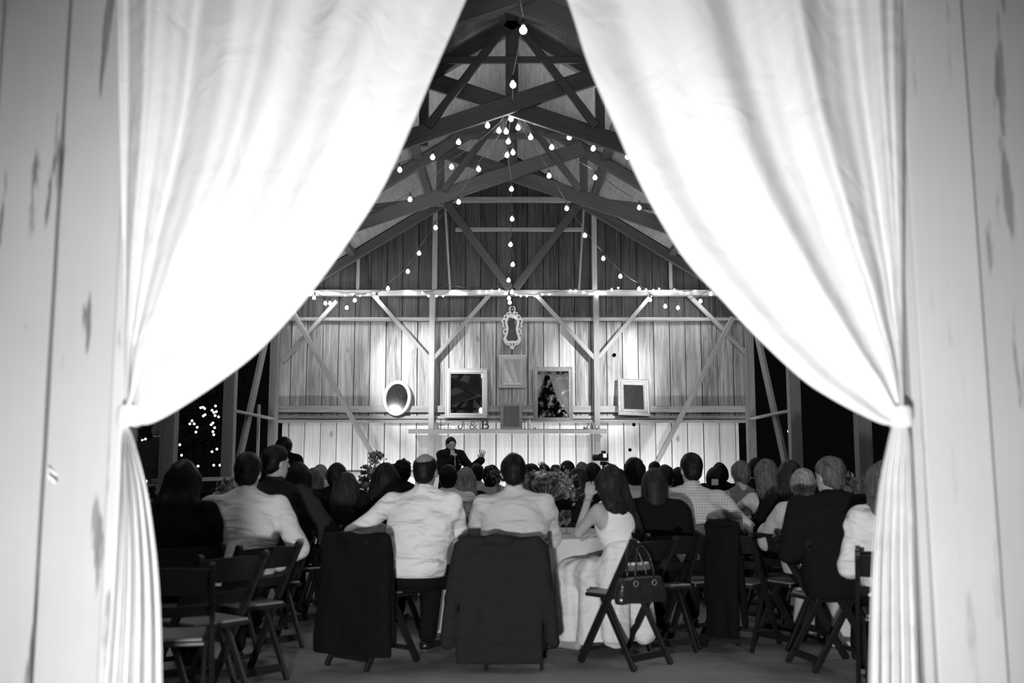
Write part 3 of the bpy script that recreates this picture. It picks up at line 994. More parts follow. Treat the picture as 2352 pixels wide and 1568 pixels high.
    def mesh(self, name, mat, parent=None, adapt=0.0, smooth=True, uv=False):
        a = self.a
        # close the surface at the borders of the box
        for ax in range(3):
            for e in (0, -1):
                s = [slice(None)] * 3; s[ax] = e
                a[tuple(s)] = np.maximum(a[tuple(s)], self.vox)
        g = vdb.FloatGrid(float(0.12))
        g.copyFromArray(np.ascontiguousarray(a))
        pts, tris, quads = g.convertToPolygons(isovalue=0.0, adaptivity=adapt)
        pts = pts * self.vox + self.lo
        me = bpy.data.meshes.new(name)
        nt_, nq = len(tris), len(quads)
        me.vertices.add(len(pts)); me.vertices.foreach_set('co', pts.astype(np.float32).ravel())
        loops = np.concatenate([tris[:, ::-1].ravel(), quads[:, ::-1].ravel()]).astype(np.int32) if nt_ else quads[:, ::-1].ravel().astype(np.int32)
        me.loops.add(len(loops)); me.loops.foreach_set('vertex_index', loops)
        tot = np.concatenate([np.full(nt_, 3), np.full(nq, 4)]).astype(np.int32)
        st = np.concatenate([[0], np.cumsum(tot)[:-1]]).astype(np.int32) if len(tot) else tot
        me.polygons.add(len(tot)); me.polygons.foreach_set('loop_start', st); me.polygons.foreach_set('loop_total', tot)
        me.update(calc_edges=True)
        me.validate()
        if smooth: me.shade_smooth()
        if mat: me.materials.append(mat)
        o = bpy.data.objects.new(name, me)
        COL.objects.link(o)
        if parent: o.parent = parent
        return o


# carved mirror
r = empty('carved_mirror', W(1176.5, 757, YW - .15)); tag(r, 'white carved openwork mirror hanging topmost in the centre', 'mirror')
sc_ = 1 / 128.
f = Field((-.22, -.06, -.40), (.22, .03, .42), .0055)
def cp(pts, r1, r2=None, k=.006):
    if len(pts) > 2: pts = [tuple(poly_curve(pts, i / (4 * len(pts)))) for i in range(4 * len(pts) + 1)]
    n = len(pts)
    for i in range(n - 1):
        ra = r1 + ((r2 or r1) - r1) * i / (n - 1); rb = r1 + ((r2 or r1) - r1) * (i + 1) / (n - 1)
        f.cap((pts[i][0] * sc_, -.015, -pts[i][1] * sc_), (pts[i + 1][0] * sc_, -.015, -pts[i + 1][1] * sc_), ra, rb, k)
for s in (-1, 1):
    cp([(0, -33), (s * 7, -32), (s * 12, -26), (s * 14, -17), (s * 12, -8), (s * 11, 0), (s * 13, 10), (s * 16, 20), (s * 13, 27), (s * 6, 29), (0, 28)], .020)
    cp([(s * 10, -32), (s * 16, -33), (s * 19, -28), (s * 16, -25)], .013, .008)
    cp([(s * 14, -24), (s * 21, -24), (s * 23, -18), (s * 20, -14), (s * 22, -8), (s * 17, -6)], .014, .009)
    cp([(s * 12, -2), (s * 18, 0), (s * 20, 6), (s * 17, 10), (s * 14, 8)], .013, .009)
    cp([(s * 16, 16), (s * 19, 22), (s * 16, 30), (s * 11, 34), (s * 6, 31)], .014, .009)
    cp([(s * 8, 33), (s * 4, 38), (s * 2, 44)], .013, .008)
    cp([(s * 3, -36), (s * 9, -40), (s * 12, -37), (s * 9, -34)], .013, .008)
    cp([(s * 2, -38), (s * 6, -45), (s * 5, -52), (0, -55)], .014, .013)
cp([(0, 28), (0, 36), (1, 45)], .016, .010)
f.ell((0, -.02, 47 * sc_), (.02, .02, .016), .006)
f.mesh('mirror_frame', M['frame_white'], r)
bm = bmesh.new()
bm.faces.new([bm.verts.new((x * sc_, -.012, -z * sc_)) for x, z in ((-7, -30), (7, -30), (12, -24), (13, -12), (10, 2), (13, 18), (11, 26), (-11, 26), (-13, 18), (-10, 2), (-13, -12), (-12, -24))])
bm_obj('mirror_glass', bm, M['mirror_aged'], r)

bm = bmesh.new(); bm_tube(bm, [(0, 0, .33), (0, .19, .33)], .006, 6); bm_obj('hanger', bm, M['wire'], r)

# letters on the shelf
M['letter_grey'] = plain('grey_metal_letter', .2, .5, metal=.2, noise=.3, nscale=20)
M['letter_dark'] = plain('dark_rusty_letter', .07, .6, noise=.3, nscale=20)
def letter(u, h_px, strokes, mat, label, rot=0.0):
    h = h_px / 152.
    p = W(u, 988, SHELF_Y + .02)
    o_ = Field((-.11, -.03, -.02), (.11, .03, h + .04), .0045)
    for a, b, r1 in strokes:
        o_.cap((a[0] * h, 0, a[1] * h), (b[0] * h, 0, b[1] * h), r1 * h, None, 0.0, flat=((0, 1, 0), .8))
    s = o_.sub((-1, -1, -1), (1, 1, 1)); sl, X, Y, Z = s
    o_.a = np.maximum(o_.a, np.abs(Y) - .012 + 0 * o_.a)
    ob = o_.mesh('letter', mat)
    ob.location = (p.x, p.y, SHELF_TOP + .001); ob.rotation_euler = (0, rot, 0)
    return tag(ob, label, 'letter', 'metal letters on the shelf')
def arc(cx, cz, rx, rz, a0, a1, n, r1):
    P_ = [(cx + rx * math.cos(math.radians(a0 + (a1 - a0) * i / n)), cz + rz * math.sin(math.radians(a0 + (a1 - a0) * i / n))) for i in range(n + 1)]
    return [(P_[i], P_[i + 1], r1) for i in range(n)]
letter(1059, 22, [((.12, .94), (.12, .30), .085), ((-.12, .95), (.36, .95), .05)] + arc(-.13, .30, .25, .25, 0, -175, 10, .07) + [((-.36, .33), (-.34, .36), .10)], M['letter_grey'], 'grey metal letter J leaning on the wall shelf', .1)
letter(1086, 22, arc(-.02, .73, .19, .20, -60, 250, 12, .065) + [((-.16, .58), (.42, .06), .065)] + arc(-.08, .27, .27, .23, 120, 330, 10, .065) + [((.16, .18), (.40, .48), .055), ((.28, .48), (.5, .48), .04)], M['letter_grey'], 'grey metal ampersand standing between the two letters')
letter(1114, 26, [((-.24, .07), (-.24, .93), .10), ((-.40, .95), (.05, .95), .05), ((-.40, .05), (.05, .05), .05), ((-.2, .51), (.05, .51), .05)] + arc(.05, .73, .22, .21, -90, 90, 8, .085) + arc(.07, .28, .27, .22, -90, 90, 8, .09), M['letter_dark'], 'dark metal letter B standing on the wall shelf')

# candlesticks and tea lights on the shelf
M['iron'] = plain('black_iron', .03, .45)
M['candle'] = plain('white_candle_wax', .8, .5)
def candlestick(u, hpx, mat, label, arms=0, candle=False):
    p = W(u, 988, SHELF_Y); h = hpx / 130.
    r = empty('candlestick', (p.x, p.y, SHELF_TOP)); tag(r, label, 'candlestick')
    bm = bmesh.new(); bm_lathe(bm, [(0, 0), (.03, 0), (.03, .006), (.008, .014), (.005, .03), (.009, h * .45), (.005, h * .5), (.005, h * .92), (.014, h * .96), (.012, h), (0, h)], 12)
    for s in ((-1, 1) if arms else ()):
        bm_tube(bm, [(0, 0, h * .45), (s * .04, 0, h * .38), (s * .085, 0, h * .55), (s * .10, 0, h * .85), (s * .10, 0, h * .95)], .004, 6)
        bm_lathe(bm, [(0, 0), (.014, 0), (.014, .012), (0, .012)], 8, (s * .10, 0, h * .94))
    bm_obj('stem', bm, mat, r, True)
    if candle:
        bm = bmesh.new(); bm_lathe(bm, [(0, h), (.009, h), (.009, h + .09), (0, h + .09)], 8); bm_obj('candle', bm, M['candle'], r)
candlestick(1012, 24, M['iron'], 'black iron candelabrum with curled arms at the left end of the shelf', arms=1)
candlestick(1205, 17, M['iron'], 'thin black candlestick just right of the smallest mirror')
candlestick(1217, 12, M['frame_silver'], 'pale candlestick holding a white candle on the shelf', candle=True)
candlestick(1350, 14, M['iron'], 'tallest black candlestick among the right group on the shelf')
candlestick(1361, 10, M['iron'], 'short black candlestick beside the right stud on the shelf')
candlestick(1341, 7, M['iron'], 'lowest black candlestick of the right group on the shelf')
def clear(name, tint, gl):
    m = bpy.data.materials.new(name); m.use_nodes = True
    N = m.node_tree.nodes; L = m.node_tree.links; N.clear()
    t = N.new('ShaderNodeBsdfTransparent'); t.inputs[0].default_value = (tint, tint, tint, 1)
    g = N.new('ShaderNodeBsdfGlossy'); g.inputs['Roughness'].default_value = .03
    lw = N.new('ShaderNodeLayerWeight'); lw.inputs[0].default_value = gl
    mx = N.new('ShaderNodeMixShader'); o = N.new('ShaderNodeOutputMaterial')
    L.new(lw.outputs['Facing'], mx.inputs[0]); L.new(t.outputs[0], mx.inputs[1]); L.new(g.outputs[0], mx.inputs[2]); L.new(mx.outputs[0], o.inputs[0])
    return m
M['glass'] = clear('clear_glass', .94, .55)
def votive(name, loc, label, flame=True, parent=None):
    r = empty(name, loc); tag(r, label, 'candle')
    bm = bmesh.new(); bm_lathe(bm, [(0, 0), (.024, 0), (.028, .05), (.025, .05), (.022, .004), (0, .004)], 12); bm_obj('glass_cup', bm, M['glass'], r, True)
    bm = bmesh.new(); bm_lathe(bm, [(0, .005), (.019, .005), (.019, .024), (0, .024)], 10); bm_obj('wax', bm, M['candle'], r)
    if flame:
        bm = bmesh.new(); bm_lathe(bm, [(0, .025), (.006, .032), (.005, .042), (0, .056)], 8); bm_obj('flame', bm, M['bulb'], r, True)
    return r
for u, nm in ((1345, 'lit tea light among the right candlesticks on the shelf'), (1371, 'lit tea light at the right end of the shelf'), (1228, 'small tea light under the right large mirror')):
    p = W(u, 988, SHELF_Y - .06); votive('tea_light', (p.x, p.y, SHELF_TOP), nm)
# ---------------------------------------------------------------- people
def cloth_mat(name, g, wr=.35, check=False, stripe=False, rough=.9):
    m, nt, N, L, B = nodes_mat(name)
    B.inputs['Roughness'].default_value = rough
    B.inputs['Base Color'].default_value = (g, g, g, 1)
    B.inputs['Specular IOR Level'].default_value = .2 if g > .1 else .05
    B.inputs['Sheen Weight'].default_value = .15 if g > .1 else 0
    tc = N.new('ShaderNodeTexCoord')
    n = N.new('ShaderNodeTexNoise'); n.inputs['Scale'].default_value = 4.5; n.inputs['Detail'].default_value = 2; n.inputs['Distortion'].default_value = .5
    mp = N.new('ShaderNodeMapping'); mp.inputs['Scale'].default_value = (.8, 1, 2.6); mp.inputs['Rotation'].default_value = (0, .55, 0)
    L.new(tc.outputs['Object'], mp.inputs[0]); L.new(mp.outputs[0], n.inputs['Vector'])
    bp = N.new('ShaderNodeBump'); bp.inputs['Strength'].default_value = min(1, wr * 2.2); bp.inputs['Distance'].default_value = .08
    L.new(n.outputs[0], bp.inputs['Height']); L.new(bp.outputs[0], B.inputs['Normal'])
    if check or stripe:
        sx = N.new('ShaderNodeSeparateXYZ'); L.new(tc.outputs['Object'], sx.inputs[0])
        outs = []
        for ax, per in ((('X', .021), ('Z', .021)) if check else (('X', .012),)):
            a = N.new('ShaderNodeMath'); a.operation = 'DIVIDE'; a.inputs[1].default_value = per; L.new(sx.outputs[ax], a.inputs[0])
            fr = N.new('ShaderNodeMath'); fr.operation = 'FRACT'; L.new(a.outputs[0], fr.inputs[0])
            lt = N.new('ShaderNodeMath'); lt.operation = 'LESS_THAN'; lt.inputs[1].default_value = .2 if check else .35; L.new(fr.outputs[0], lt.inputs[0])
            outs.append(lt.outputs[0])
        s = outs[0]
        if len(outs) > 1:
            ad = N.new('ShaderNodeMath'); ad.operation = 'ADD'; L.new(outs[0], ad.inputs[0]); L.new(outs[1], ad.inputs[1]); s = ad.outputs[0]
        mr = N.new('ShaderNodeMapRange'); mr.inputs[1].default_value = 0; mr.inputs[2].default_value = 2
        mr.inputs[3].default_value = g; mr.inputs[4].default_value = g * (.3 if check else .2)
        L.new(s, mr.inputs[0]); L.new(mr.outputs[0], B.inputs['Base Color'])
    return m


def hair_mat(name, lo, hi):
    m, nt, N, L, B = nodes_mat(name)
    B.inputs['Roughness'].default_value = .5
    B.inputs['Specular IOR Level'].default_value = .14
    tc = N.new('ShaderNodeTexCoord')
    mp = N.new('ShaderNodeMapping'); mp.inputs['Scale'].default_value = (70, 70, 5)
    L.new(tc.outputs['Object'], mp.inputs[0])
    n = N.new('ShaderNodeTexNoise'); n.inputs['Scale'].default_value = 1; n.inputs['Detail'].default_value = 4; n.inputs['Distortion'].default_value = .6
    L.new(mp.outputs[0], n.inputs['Vector'])
    mr = N.new('ShaderNodeMapRange'); mr.inputs[1].default_value = .35; mr.inputs[2].default_value = .68; mr.inputs[3].default_value = lo; mr.inputs[4].default_value = hi
    L.new(n.outputs[0], mr.inputs[0]); L.new(mr.outputs[0], B.inputs['Base Color'])
    bp = N.new('ShaderNodeBump'); bp.inputs['Strength'].default_value = .6; bp.inputs['Distance'].default_value = .008
    L.new(n.outputs[0], bp.inputs['Height']); L.new(bp.outputs[0], B.inputs['Normal'])
    return m


M['skin'] = plain('skin_light', .36, .55, noise=.06, nscale=12, spec=.3)
M['skin_dark'] = plain('skin_tanned', .22, .55, noise=.06, nscale=12, spec=.3)
M['hair_black'] = hair_mat('hair_black', .003, .009)
M['hair_brown'] = hair_mat('hair_brown', .008, .026)
M['hair_light'] = hair_mat('hair_light_brown', .04, .13)
M['hair_blonde'] = hair_mat('hair_blonde', .10, .34)
M['hair_grey'] = hair_mat('hair_grey', .08, .2)
M['white_shirt'] = cloth_mat('white_cotton_shirt', .72, .5)
M['light_shirt'] = cloth_mat('pale_shirt_fabric', .52, .35, stripe=False)
M['plaid'] = cloth_mat('plaid_shirt_fabric', .50, .3, check=True)
M['striped'] = cloth_mat('striped_shirt_fabric', .55, .3, stripe=True)
M['grey_top'] = cloth_mat('grey_top_fabric', .20, .3)
M['cardigan'] = cloth_mat('pale_knit', .40, .2)
M['suit'] = cloth_mat('black_suit_cloth', .010, .2)
M['suit_mid'] = cloth_mat('charcoal_jacket_cloth', .022, .3)
M['black_top'] = cloth_mat('black_top_fabric', .008, .2)
M['white_dress'] = cloth_mat('white_dress_fabric', .74, .25)
M['trouser'] = cloth_mat('dark_trouser_cloth', .010, .2)
M['shoe'] = plain('black_leather', .012, .35)
M['eye'] = plain('dark_eye', .03, .15)
M['tie'] = plain('grey_patterned_tie', .22, .6, noise=.4, nscale=60)


def V(*a): return Vector(a)


def rotz(a): return Matrix.Rotation(a, 3, 'Z')


eye_bm = bmesh.new()
for s in (-1, 1):
    bmesh.ops.create_uvsphere(eye_bm, u_segments=10, v_segments=6, radius=.0075, matrix=Matrix.Translation((s * .031, .0805, .003)))
EYE_ME = bpy.data.meshes.new('eyes'); eye_bm.to_mesh(EYE_ME); eye_bm.free(); EYE_ME.materials.append(M['eye']); EYE_ME.shade_smooth()


def hand_field(f, wrist, d, palm_n, side, curl=.5, spread=.15, s=1.0, k=.006):
    """wrist point, d = direction of the hand, palm_n = normal the palm faces, side=+1 thumb towards palm_n x d"""
    d = d.normalized(); n = (palm_n - d * palm_n.dot(d)).normalized()
    t = n.cross(d).normalized() * side          # towards the thumb
    L_ = .085 * s
    c = wrist + d * L_ * .55
    R = np.array([list(t), list(d), list(n)]).T
    f.ell(tuple(c), (.040 * s, .052 * s, .015 * s), .008, R=R)
    f.cap(tuple(wrist), tuple(wrist + d * L_ * .6), .024 * s, .026 * s, .01, flat=(tuple(n), .65))
    for i, (off, ln) in enumerate(((.030, .072), (.010, .080), (-.010, .075), (-.029, .058))):
        b = wrist + d * L_ * (1.0 if i else .98) + t * off * s
        ang = spread * (1.5 - i)
        dd = (d * math.cos(ang) + t * math.sin(ang)).normalized()
        c1 = curl * (.8 + .12 * i)
        d1 = (dd * math.cos(c1) + n * math.sin(c1)).normalized()
        d2 = (dd * math.cos(c1 * 2.1) + n * math.sin(c1 * 2.1)).normalized()
        p1 = b + d1 * ln * .5 * s; p2 = p1 + d2 * ln * .5 * s
        f.cap(tuple(b - d * .01), tuple(p1), .0092 * s, .0085 * s, k * .5); f.cap(tuple(p1), tuple(p2), .0085 * s, .0070 * s, k * .5)
    b = wrist + d * L_ * .32 + t * .026 * s
    d1 = (t * .75 + d * .6 + n * .35 * (curl + .2)).normalized(); p1 = b + d1 * .038 * s
    d2 = (t * .35 + d * .85 + n * .5 * (curl + .1)).normalized(); p2 = p1 + d2 * .030 * s
    f.cap(tuple(b), tuple(p1), .012 * s, .0105 * s, k); f.cap(tuple(p1), tuple(p2), .0105 * s, .0085 * s, k * .5)


ARMS = {  # (elbow, wrist) relative: x outward, y forward from the shoulder, z below shoulder (elbow) / absolute z above seat top (wrist)
    'lap': ((.055, .03, -.27), (-.06, .25, .20), .6),
    'table': ((.06, .19, -.22), (-.05, .40, .335), .5),
    'tablewide': ((.055, .15, -.23), (-.10, .38, .335), .5),
    'akimbo': ((.20, -.02, -.23), (.10, .20, .30), .5),
    'down': ((.06, -.02, -.28), (.06, .05, None), .4),
}


CH = []


def person(label, u, vtop, Y, face=0, hair='short', hmat='hair_black', top='shirt', tmat='white_shirt', b=1.0, lean=.06, side=0.0,
           head=(0, 0, 0), arms=('table', 'table'), pose='sit', skin='skin', vox=.0125, pants='trouser', fem=False, zt=None,
           cat='person', group=None, headw=1.0, extra=None, hipshift=0.0, legs=None, seatz=.45, hscale=1.0, legrot=0, chair=None):
    if zt is None: zt = W(u, vtop, Y).z
    zt = zt - (.012 if hair not in ('bald',) else 0)          # hair stands a little above the skull
    HH = .232 * hscale                                          # chin to crown
    if pose == 'sit':
        base = seatz + .01
        T = (zt - base) / .90
        hipz = base + .085
    else:
        T = 1.0 * zt / 1.75
        base = hipz = .93 * zt / 1.75
        T = (zt - base) / .82
        hipz = base + .0
    SZ = base + .565 * T * (1 if pose == 'sit' else .95)
    hc = V(side * 1.25, lean * 1.25 + .01, zt - .118 * hscale)   # head centre
    sh0 = V(side, lean, SZ)
    ch = V(side * .7, lean * .72, base + .42 * T)
    wa = V(side * .3 + hipshift * .5, lean * .3 - .005, base + .22 * T)
    pe = V(hipshift, 0, hipz + .02)
    sw = (.172 if fem else .192) * b
    HR = Matrix.Rotation(math.radians(head[0]), 3, 'Z') @ Matrix.Rotation(math.radians(head[1]), 3, 'X') @ Matrix.Rotation(math.radians(head[2]), 3, 'Y')

    def H(x, y, z): return hc + HR @ (V(x * headw, y, z) * hscale)
    RN = np.array(HR)
    # arm joints
    J = []
    for s, a in ((-1, arms[0]), (1, arms[1])):
        S = sh0 + V(s * sw, 0, 0)
        if isinstance(a, str):
            e, w, cu = ARMS[a]
            E = S + V(s * e[0], e[1], e[2])
            if w[2] is None: Wp = E + V(s * .01, .06, -.25)
            else: Wp = V(S.x + s * w[0], S.y + w[1], base + w[2] + .01)
            # keep forearm length sane
            dv = Wp - E
            Wp = E + dv.normalized() * .245
            hand_d = (Wp - E).normalized() * .9 + V(-s * .3, .2, -.12)
            pn = V(0, 0, -1); cu_ = cu; spread = .12
        else:
            E = V(*a['e']); Wp = V(*a['w']); hand_d = V(*a.get('d', (0, 1, 0))); pn = V(*a.get('n', (0, 0, -1))); cu_ = a.get('curl', .5); spread = a.get('spread', .12)
        J.append((S, E, Wp, hand_d, pn, cu_, spread, s))
    # leg joints
    LR = rotz(math.radians(legrot))
    K = []
    for s in (-1, 1):
        hp = V(hipshift + s * .085, .02, hipz)
        if pose == 'sit':
            if legs: kn = V(*legs[0 if s < 0 else 1][0]); an = V(*legs[0 if s < 0 else 1][1])
            else: kn = V(s * .12, .42, seatz + .055); an = V(s * .13, .40 + .03 * s, .085)
        else:
            kn = V(s * .10, .03, .50 * zt / 1.75); an = V(s * .12, -.01, .085)
        if legrot:
            R_ = rotz(math.radians(legrot)); kn = R_ @ kn; an = R_ @ an; hp = R_ @ hp
        K.append((hp, kn, an, s))
    lo = V(-.42, -.34, -.005); hi = V(.42, .62, zt + .05)
    for hp, kn, an, s in K:
        for q in range(2):
            lo[q] = min(lo[q], kn[q] - .26, an[q] - .26); hi[q] = max(hi[q], kn[q] + .26, an[q] + .26)
    for j in J:
        for p in (j[1], j[2]):
            for q in range(3):
                lo[q] = min(lo[q], p[q] - .16); hi[q] = max(hi[q], p[q] + .16)
    if pose != 'sit': hi.y = min(hi.y, max(.34, max(j[2].y for j in J) + .16))
    lo.z = -.005

    def torso(f, g, k=.04):
        f.ell(tuple(pe), (.165 * b + g, .125 + g, .125 + g), k)
        f.ell(tuple(wa), (.135 * b + g, .105 + g, .17 * T + g), k)
        f.ell(tuple(ch), ((.160 if fem else .178) * b + g, .112 + g, .19 * T + g), k)
        f.cap(tuple(sh0 + V(-sw * .86, 0, -.03)), tuple(sh0 + V(sw * .86, 0, -.03)), .062 + g, None, k)
        f.ell(tuple(sh0 + V(0, -.015, -.06)), (.165 * b + g, .085 + g, .09 + g), k)
        # trapezius slope
        for s in (-1, 1):
            f.cap(tuple(sh0 + V(s * sw * .75, 0, 0)), tuple(sh0 + V(s * .03, .0, .055)), .042 + g, .04 + g, .03)
        if fem: f.ell(tuple(ch + V(0, .07, .03)), (.12 * b + g, .07 + g, .07 + g), k)

    # ---- body
    f = Field(lo, hi, vox)
    torso(f, 0)
    nk = sh0 + V(0, -.005, .02)
    f.cap(tuple(nk), tuple(H(0, -.015, -.06)), .056 * (.9 if fem else 1.03), .052 * (.88 if fem else 1), .025)
    f.ell(tuple(H(0, -.010, .022)), (.072 * headw, .090, .094), .02, R=RN)
    f.ell(tuple(H(0, .022, -.028)), (.058 * headw, .066, .088), .02, R=RN)
    f.ell(tuple(H(0, .038, -.086)), (.036, .040, .030), .02, R=RN)
    f.cap(tuple(H(0, .082, .010)), tuple(H(0, .104, -.026)), .007, .011, .012)
    f.cap(tuple(H(-.020, .083, -.056)), tuple(H(.020, .083, -.056)), .0055, None, .008)
    f.cap(tuple(H(-.016, .081, -.066)), tuple(H(.016, .081, -.066)), .006, None, .008)
    for s in (-1, 1):
        f.ell(tuple(H(s * .073, -.004, -.012)), (.010, .020, .033), .006, R=RN)
        f.cap(tuple(H(s * .016, .083, .022)), tuple(H(s * .045, .070, .022)), .008, .006, .008)
        f.ell(tuple(H(s * .031, .094, .004)), (.013, .012, .009), .006, op='cut', R=RN)
    for S, E, Wp, hd, pn, cu, sp, s in J:
        f.cap(tuple(S), tuple(E), .050 * (.82 if fem else 1), .040 * (.85 if fem else 1), .03)
        f.cap(tuple(E), tuple(Wp), .040 * (.85 if fem else 1), .026 * (.9 if fem else 1), .012)
        hand_field(f, Wp, hd, pn, -s, cu, sp, .95 if fem else 1.03)
    for hp, kn, an, s in K:
        f.cap(tuple(hp), tuple(kn), .080, .056, .03)
        f.cap(tuple(kn), tuple(an), .056, .038, .015)
        f.cap(tuple(an + LR @ V(0, -.03, -.05)), tuple(an + LR @ V(s * .02, .15, -.058)), .032, .026, .015)
    root = f.mesh('person', M[skin], None)
    rz = math.radians(face)
    hw = rotz(rz) @ hc
    p = W(u, vtop, Y)
    root.location = (p.x - hw.x, Y - hw.y, 0)
    root.rotation_euler = (0, 0, rz)
    tag(root, label, cat, group)
    e = bpy.data.objects.new('eyes', EYE_ME); COL.objects.link(e); e.parent = root; e.location = hc; e.rotation_euler = HR.to_euler(); e.scale = (headw * hscale,) * 3

    # ---- clothing: upper
    g = {'shirt': .014, 'suit': .024, 'tank': .006, 'tee': .012, 'shawl': .03, 'dress': .008, 'cardigan': .022, 'loose': .02}[top]
    hem = {'shirt': hipz + .0, 'suit': hipz - .09, 'tank': hipz + .0, 'tee': hipz + .01, 'shawl': hipz + .12, 'dress': hipz - .05, 'cardigan': hipz - .02, 'loose': hipz}[top]
    f = Field((lo.x, lo.y, hem - .03), (hi.x, hi.y, SZ + .14), max(vox, .009))
    torso(f, g)
    if top in ('shirt', 'suit', 'cardigan', 'loose', 'tee'):
        f.ell(tuple(pe + V(0, 0, .02)), (.165 * b + g + .012, .14 + g, .14 + g), .05)
        f.ell(tuple(wa + V(0, -.01, 0)), ((.150 if fem else .172) * b + g, .118 + g, .18 * T + g), .06)
        f.ell(tuple(ch + V(0, -.01, -.04)), ((.160 if fem else .185) * b + g, .115 + g, .17 * T + g), .06)
    if top == 'suit' and pose == 'sit':
        f.cap((hipshift - .07, -.02, hipz - .02), (hipshift + .07, -.02, hipz - .02), .15, None, .05)
    if top == 'shawl':
        f.cap(tuple(sh0 + V(-sw - .02, 0, -.04)), tuple(wa + V(-.20, .03, 0)), .085, .10, .06)
        f.cap(tuple(sh0 + V(sw + .02, 0, -.04)), tuple(wa + V(.20, .03, 0)), .085, .10, .06)
    slv = {'shirt': 1.75, 'suit': 1.97, 'tee': .55, 'cardigan': 1.9, 'loose': 1.5, 'shawl': 1.3}.get(top, 0)
    for S, E, Wp, hd, pn, cu, sp, s in J:
        if slv <= 0: continue
        q = S.lerp(E, min(1, slv))
        f.cap(tuple(S), tuple(q), .054 * (.9 if fem else 1) + g, .050 * (.85 if fem else 1) + g, .035)
        if slv > 1:
            q = E.lerp(Wp, slv - 1)
            f.cap(tuple(E), tuple(q), .048 * (.85 if fem else 1) + g, .036 + g, .018)
    if top in ('tank', 'dress'):
        for s in (-1, 1):     # bare shoulders
            f.ell(tuple(sh0 + V(s * (sw + .02), 0, -.02)), (.06, .13, .13), .01, op='cut')
    if top in ('shirt', 'suit', 'tee', 'cardigan', 'loose'):
        f.noise(.0065, 19, seed=int(abs(u)) + 3, stretch=(.8, .8, 1.6))
        if top in ('shirt', 'suit'):
            c0 = nk + V(0, -.004, .0); c1 = nk.lerp(H(0, -.015, -.06), .62)
            f.cap(tuple(c0), tuple(c1), .066 if not fem else .06, .063 if not fem else .057, .012)
            # open collar top so the neck comes out
            f.cap(tuple(c1 + V(0, .002, .045)), tuple(c1 + V(0, .004, .09)), .058, None, .0, op='cut')
            if pose == 'stand' or top == 'suit':
                f.cap(tuple(sh0 + V(0, .12, .06)), tuple(sh0 + V(0, .19, -.20)), .062, .03, .006, op='cut')
    elif top == 'shawl':
        f.noise(.003, 14, seed=int(u))
    f.a = np.maximum(f.a, (hem - (f.lo[2] + f.vox * np.arange(f.n[2], dtype=np.float32)))[None, None, :])
    nm = {'shirt': 'shirt', 'suit': 'suit_jacket', 'tank': 'tank_top', 'tee': 'short_sleeved_top', 'shawl': 'shawl', 'dress': 'dress_bodice', 'cardigan': 'cardigan', 'loose': 'blouse'}[top]
    f.mesh(nm, M[tmat], root)
    # ---- lower
    if pants:
        f = Field((lo.x, lo.y, .05), (hi.x, hi.y, hipz + .16), max(vox, .011))
        f.ell(tuple(pe), (.165 * b + .012, .135, .13), .04)
        for hp, kn, an, s in K:
            f.cap(tuple(hp), tuple(kn), .094, .074, .03)
            f.cap(tuple(kn), tuple(an + V(0, 0, .03)), .072, .062, .015)
        f.mesh('trousers', M[pants], root)
        for hp, kn, an, s in K:
            f = Field((an.x - .26, an.y - .26, 0), (an.x + .26, an.y + .26, .17), .010)
            f.cap(tuple(an + LR @ V(0, -.03, -.04)), tuple(an + LR @ V(s * .02, .16, -.050)), .042, .034, .015, flat=((0, 0, 1), .85))
            f.a = np.maximum(f.a, .006 - (f.lo[2] + f.vox * np.arange(f.n[2], dtype=np.float32))[None, None, :])
            f.mesh('shoe', M['shoe'], root)
    # ---- hair
    if hair != 'bald':
        hv = max(vox * .8, .0075)
        f = Field((hc.x - .24, hc.y - .28, hc.z - .62), (hc.x + .24, hc.y + .2, hc.z + .2), hv)
        ins = 0.0
        if hair in ('short', 'spiky', 'buzz', 'crown'):
            t_ = {'short': .013, 'spiky': .016, 'buzz': .005, 'crown': .006}[hair]
            f.ell(tuple(H(0, -.013, .026)), (.072 * headw + t_, .091 + t_, .092 + t_), .02, R=RN)
            f.ell(tuple(H(0, -.045, -.035)), (.058 * headw + t_ * .6, .055 + t_ * .4, .055), .02, R=RN)
            if hair == 'spiky': f.noise(.008, 110, 5)
            elif hair == 'short': f.noise(.0028, 60, int(u))
            f.ell(tuple(H(0, .125, -.045)), (.12, .105, .138), .01, op='cut', R=RN)
            for s in (-1, 1):
                f.ell(tuple(H(s * .085, .008, -.03)), (.02, .032, .042), .004, op='cut', R=RN)
                f.ell(tuple(H(s * .085, .045, -.055)), (.05, .060, .080), .008, op='cut', R=RN)
            f.ell(tuple(H(0, .07, -.12)), (.13, .11, .07), .01, op='cut', R=RN)
            if hair == 'crown': f.ell(tuple(H(0, -.035, .115)), (.062, .075, .085), .02, op='cut', R=RN)
        else:
            t_ = .016
            f.ell(tuple(H(0, -.015, .024)), (.072 * headw + t_, .091 + t_, .092 + t_), .02, R=RN)
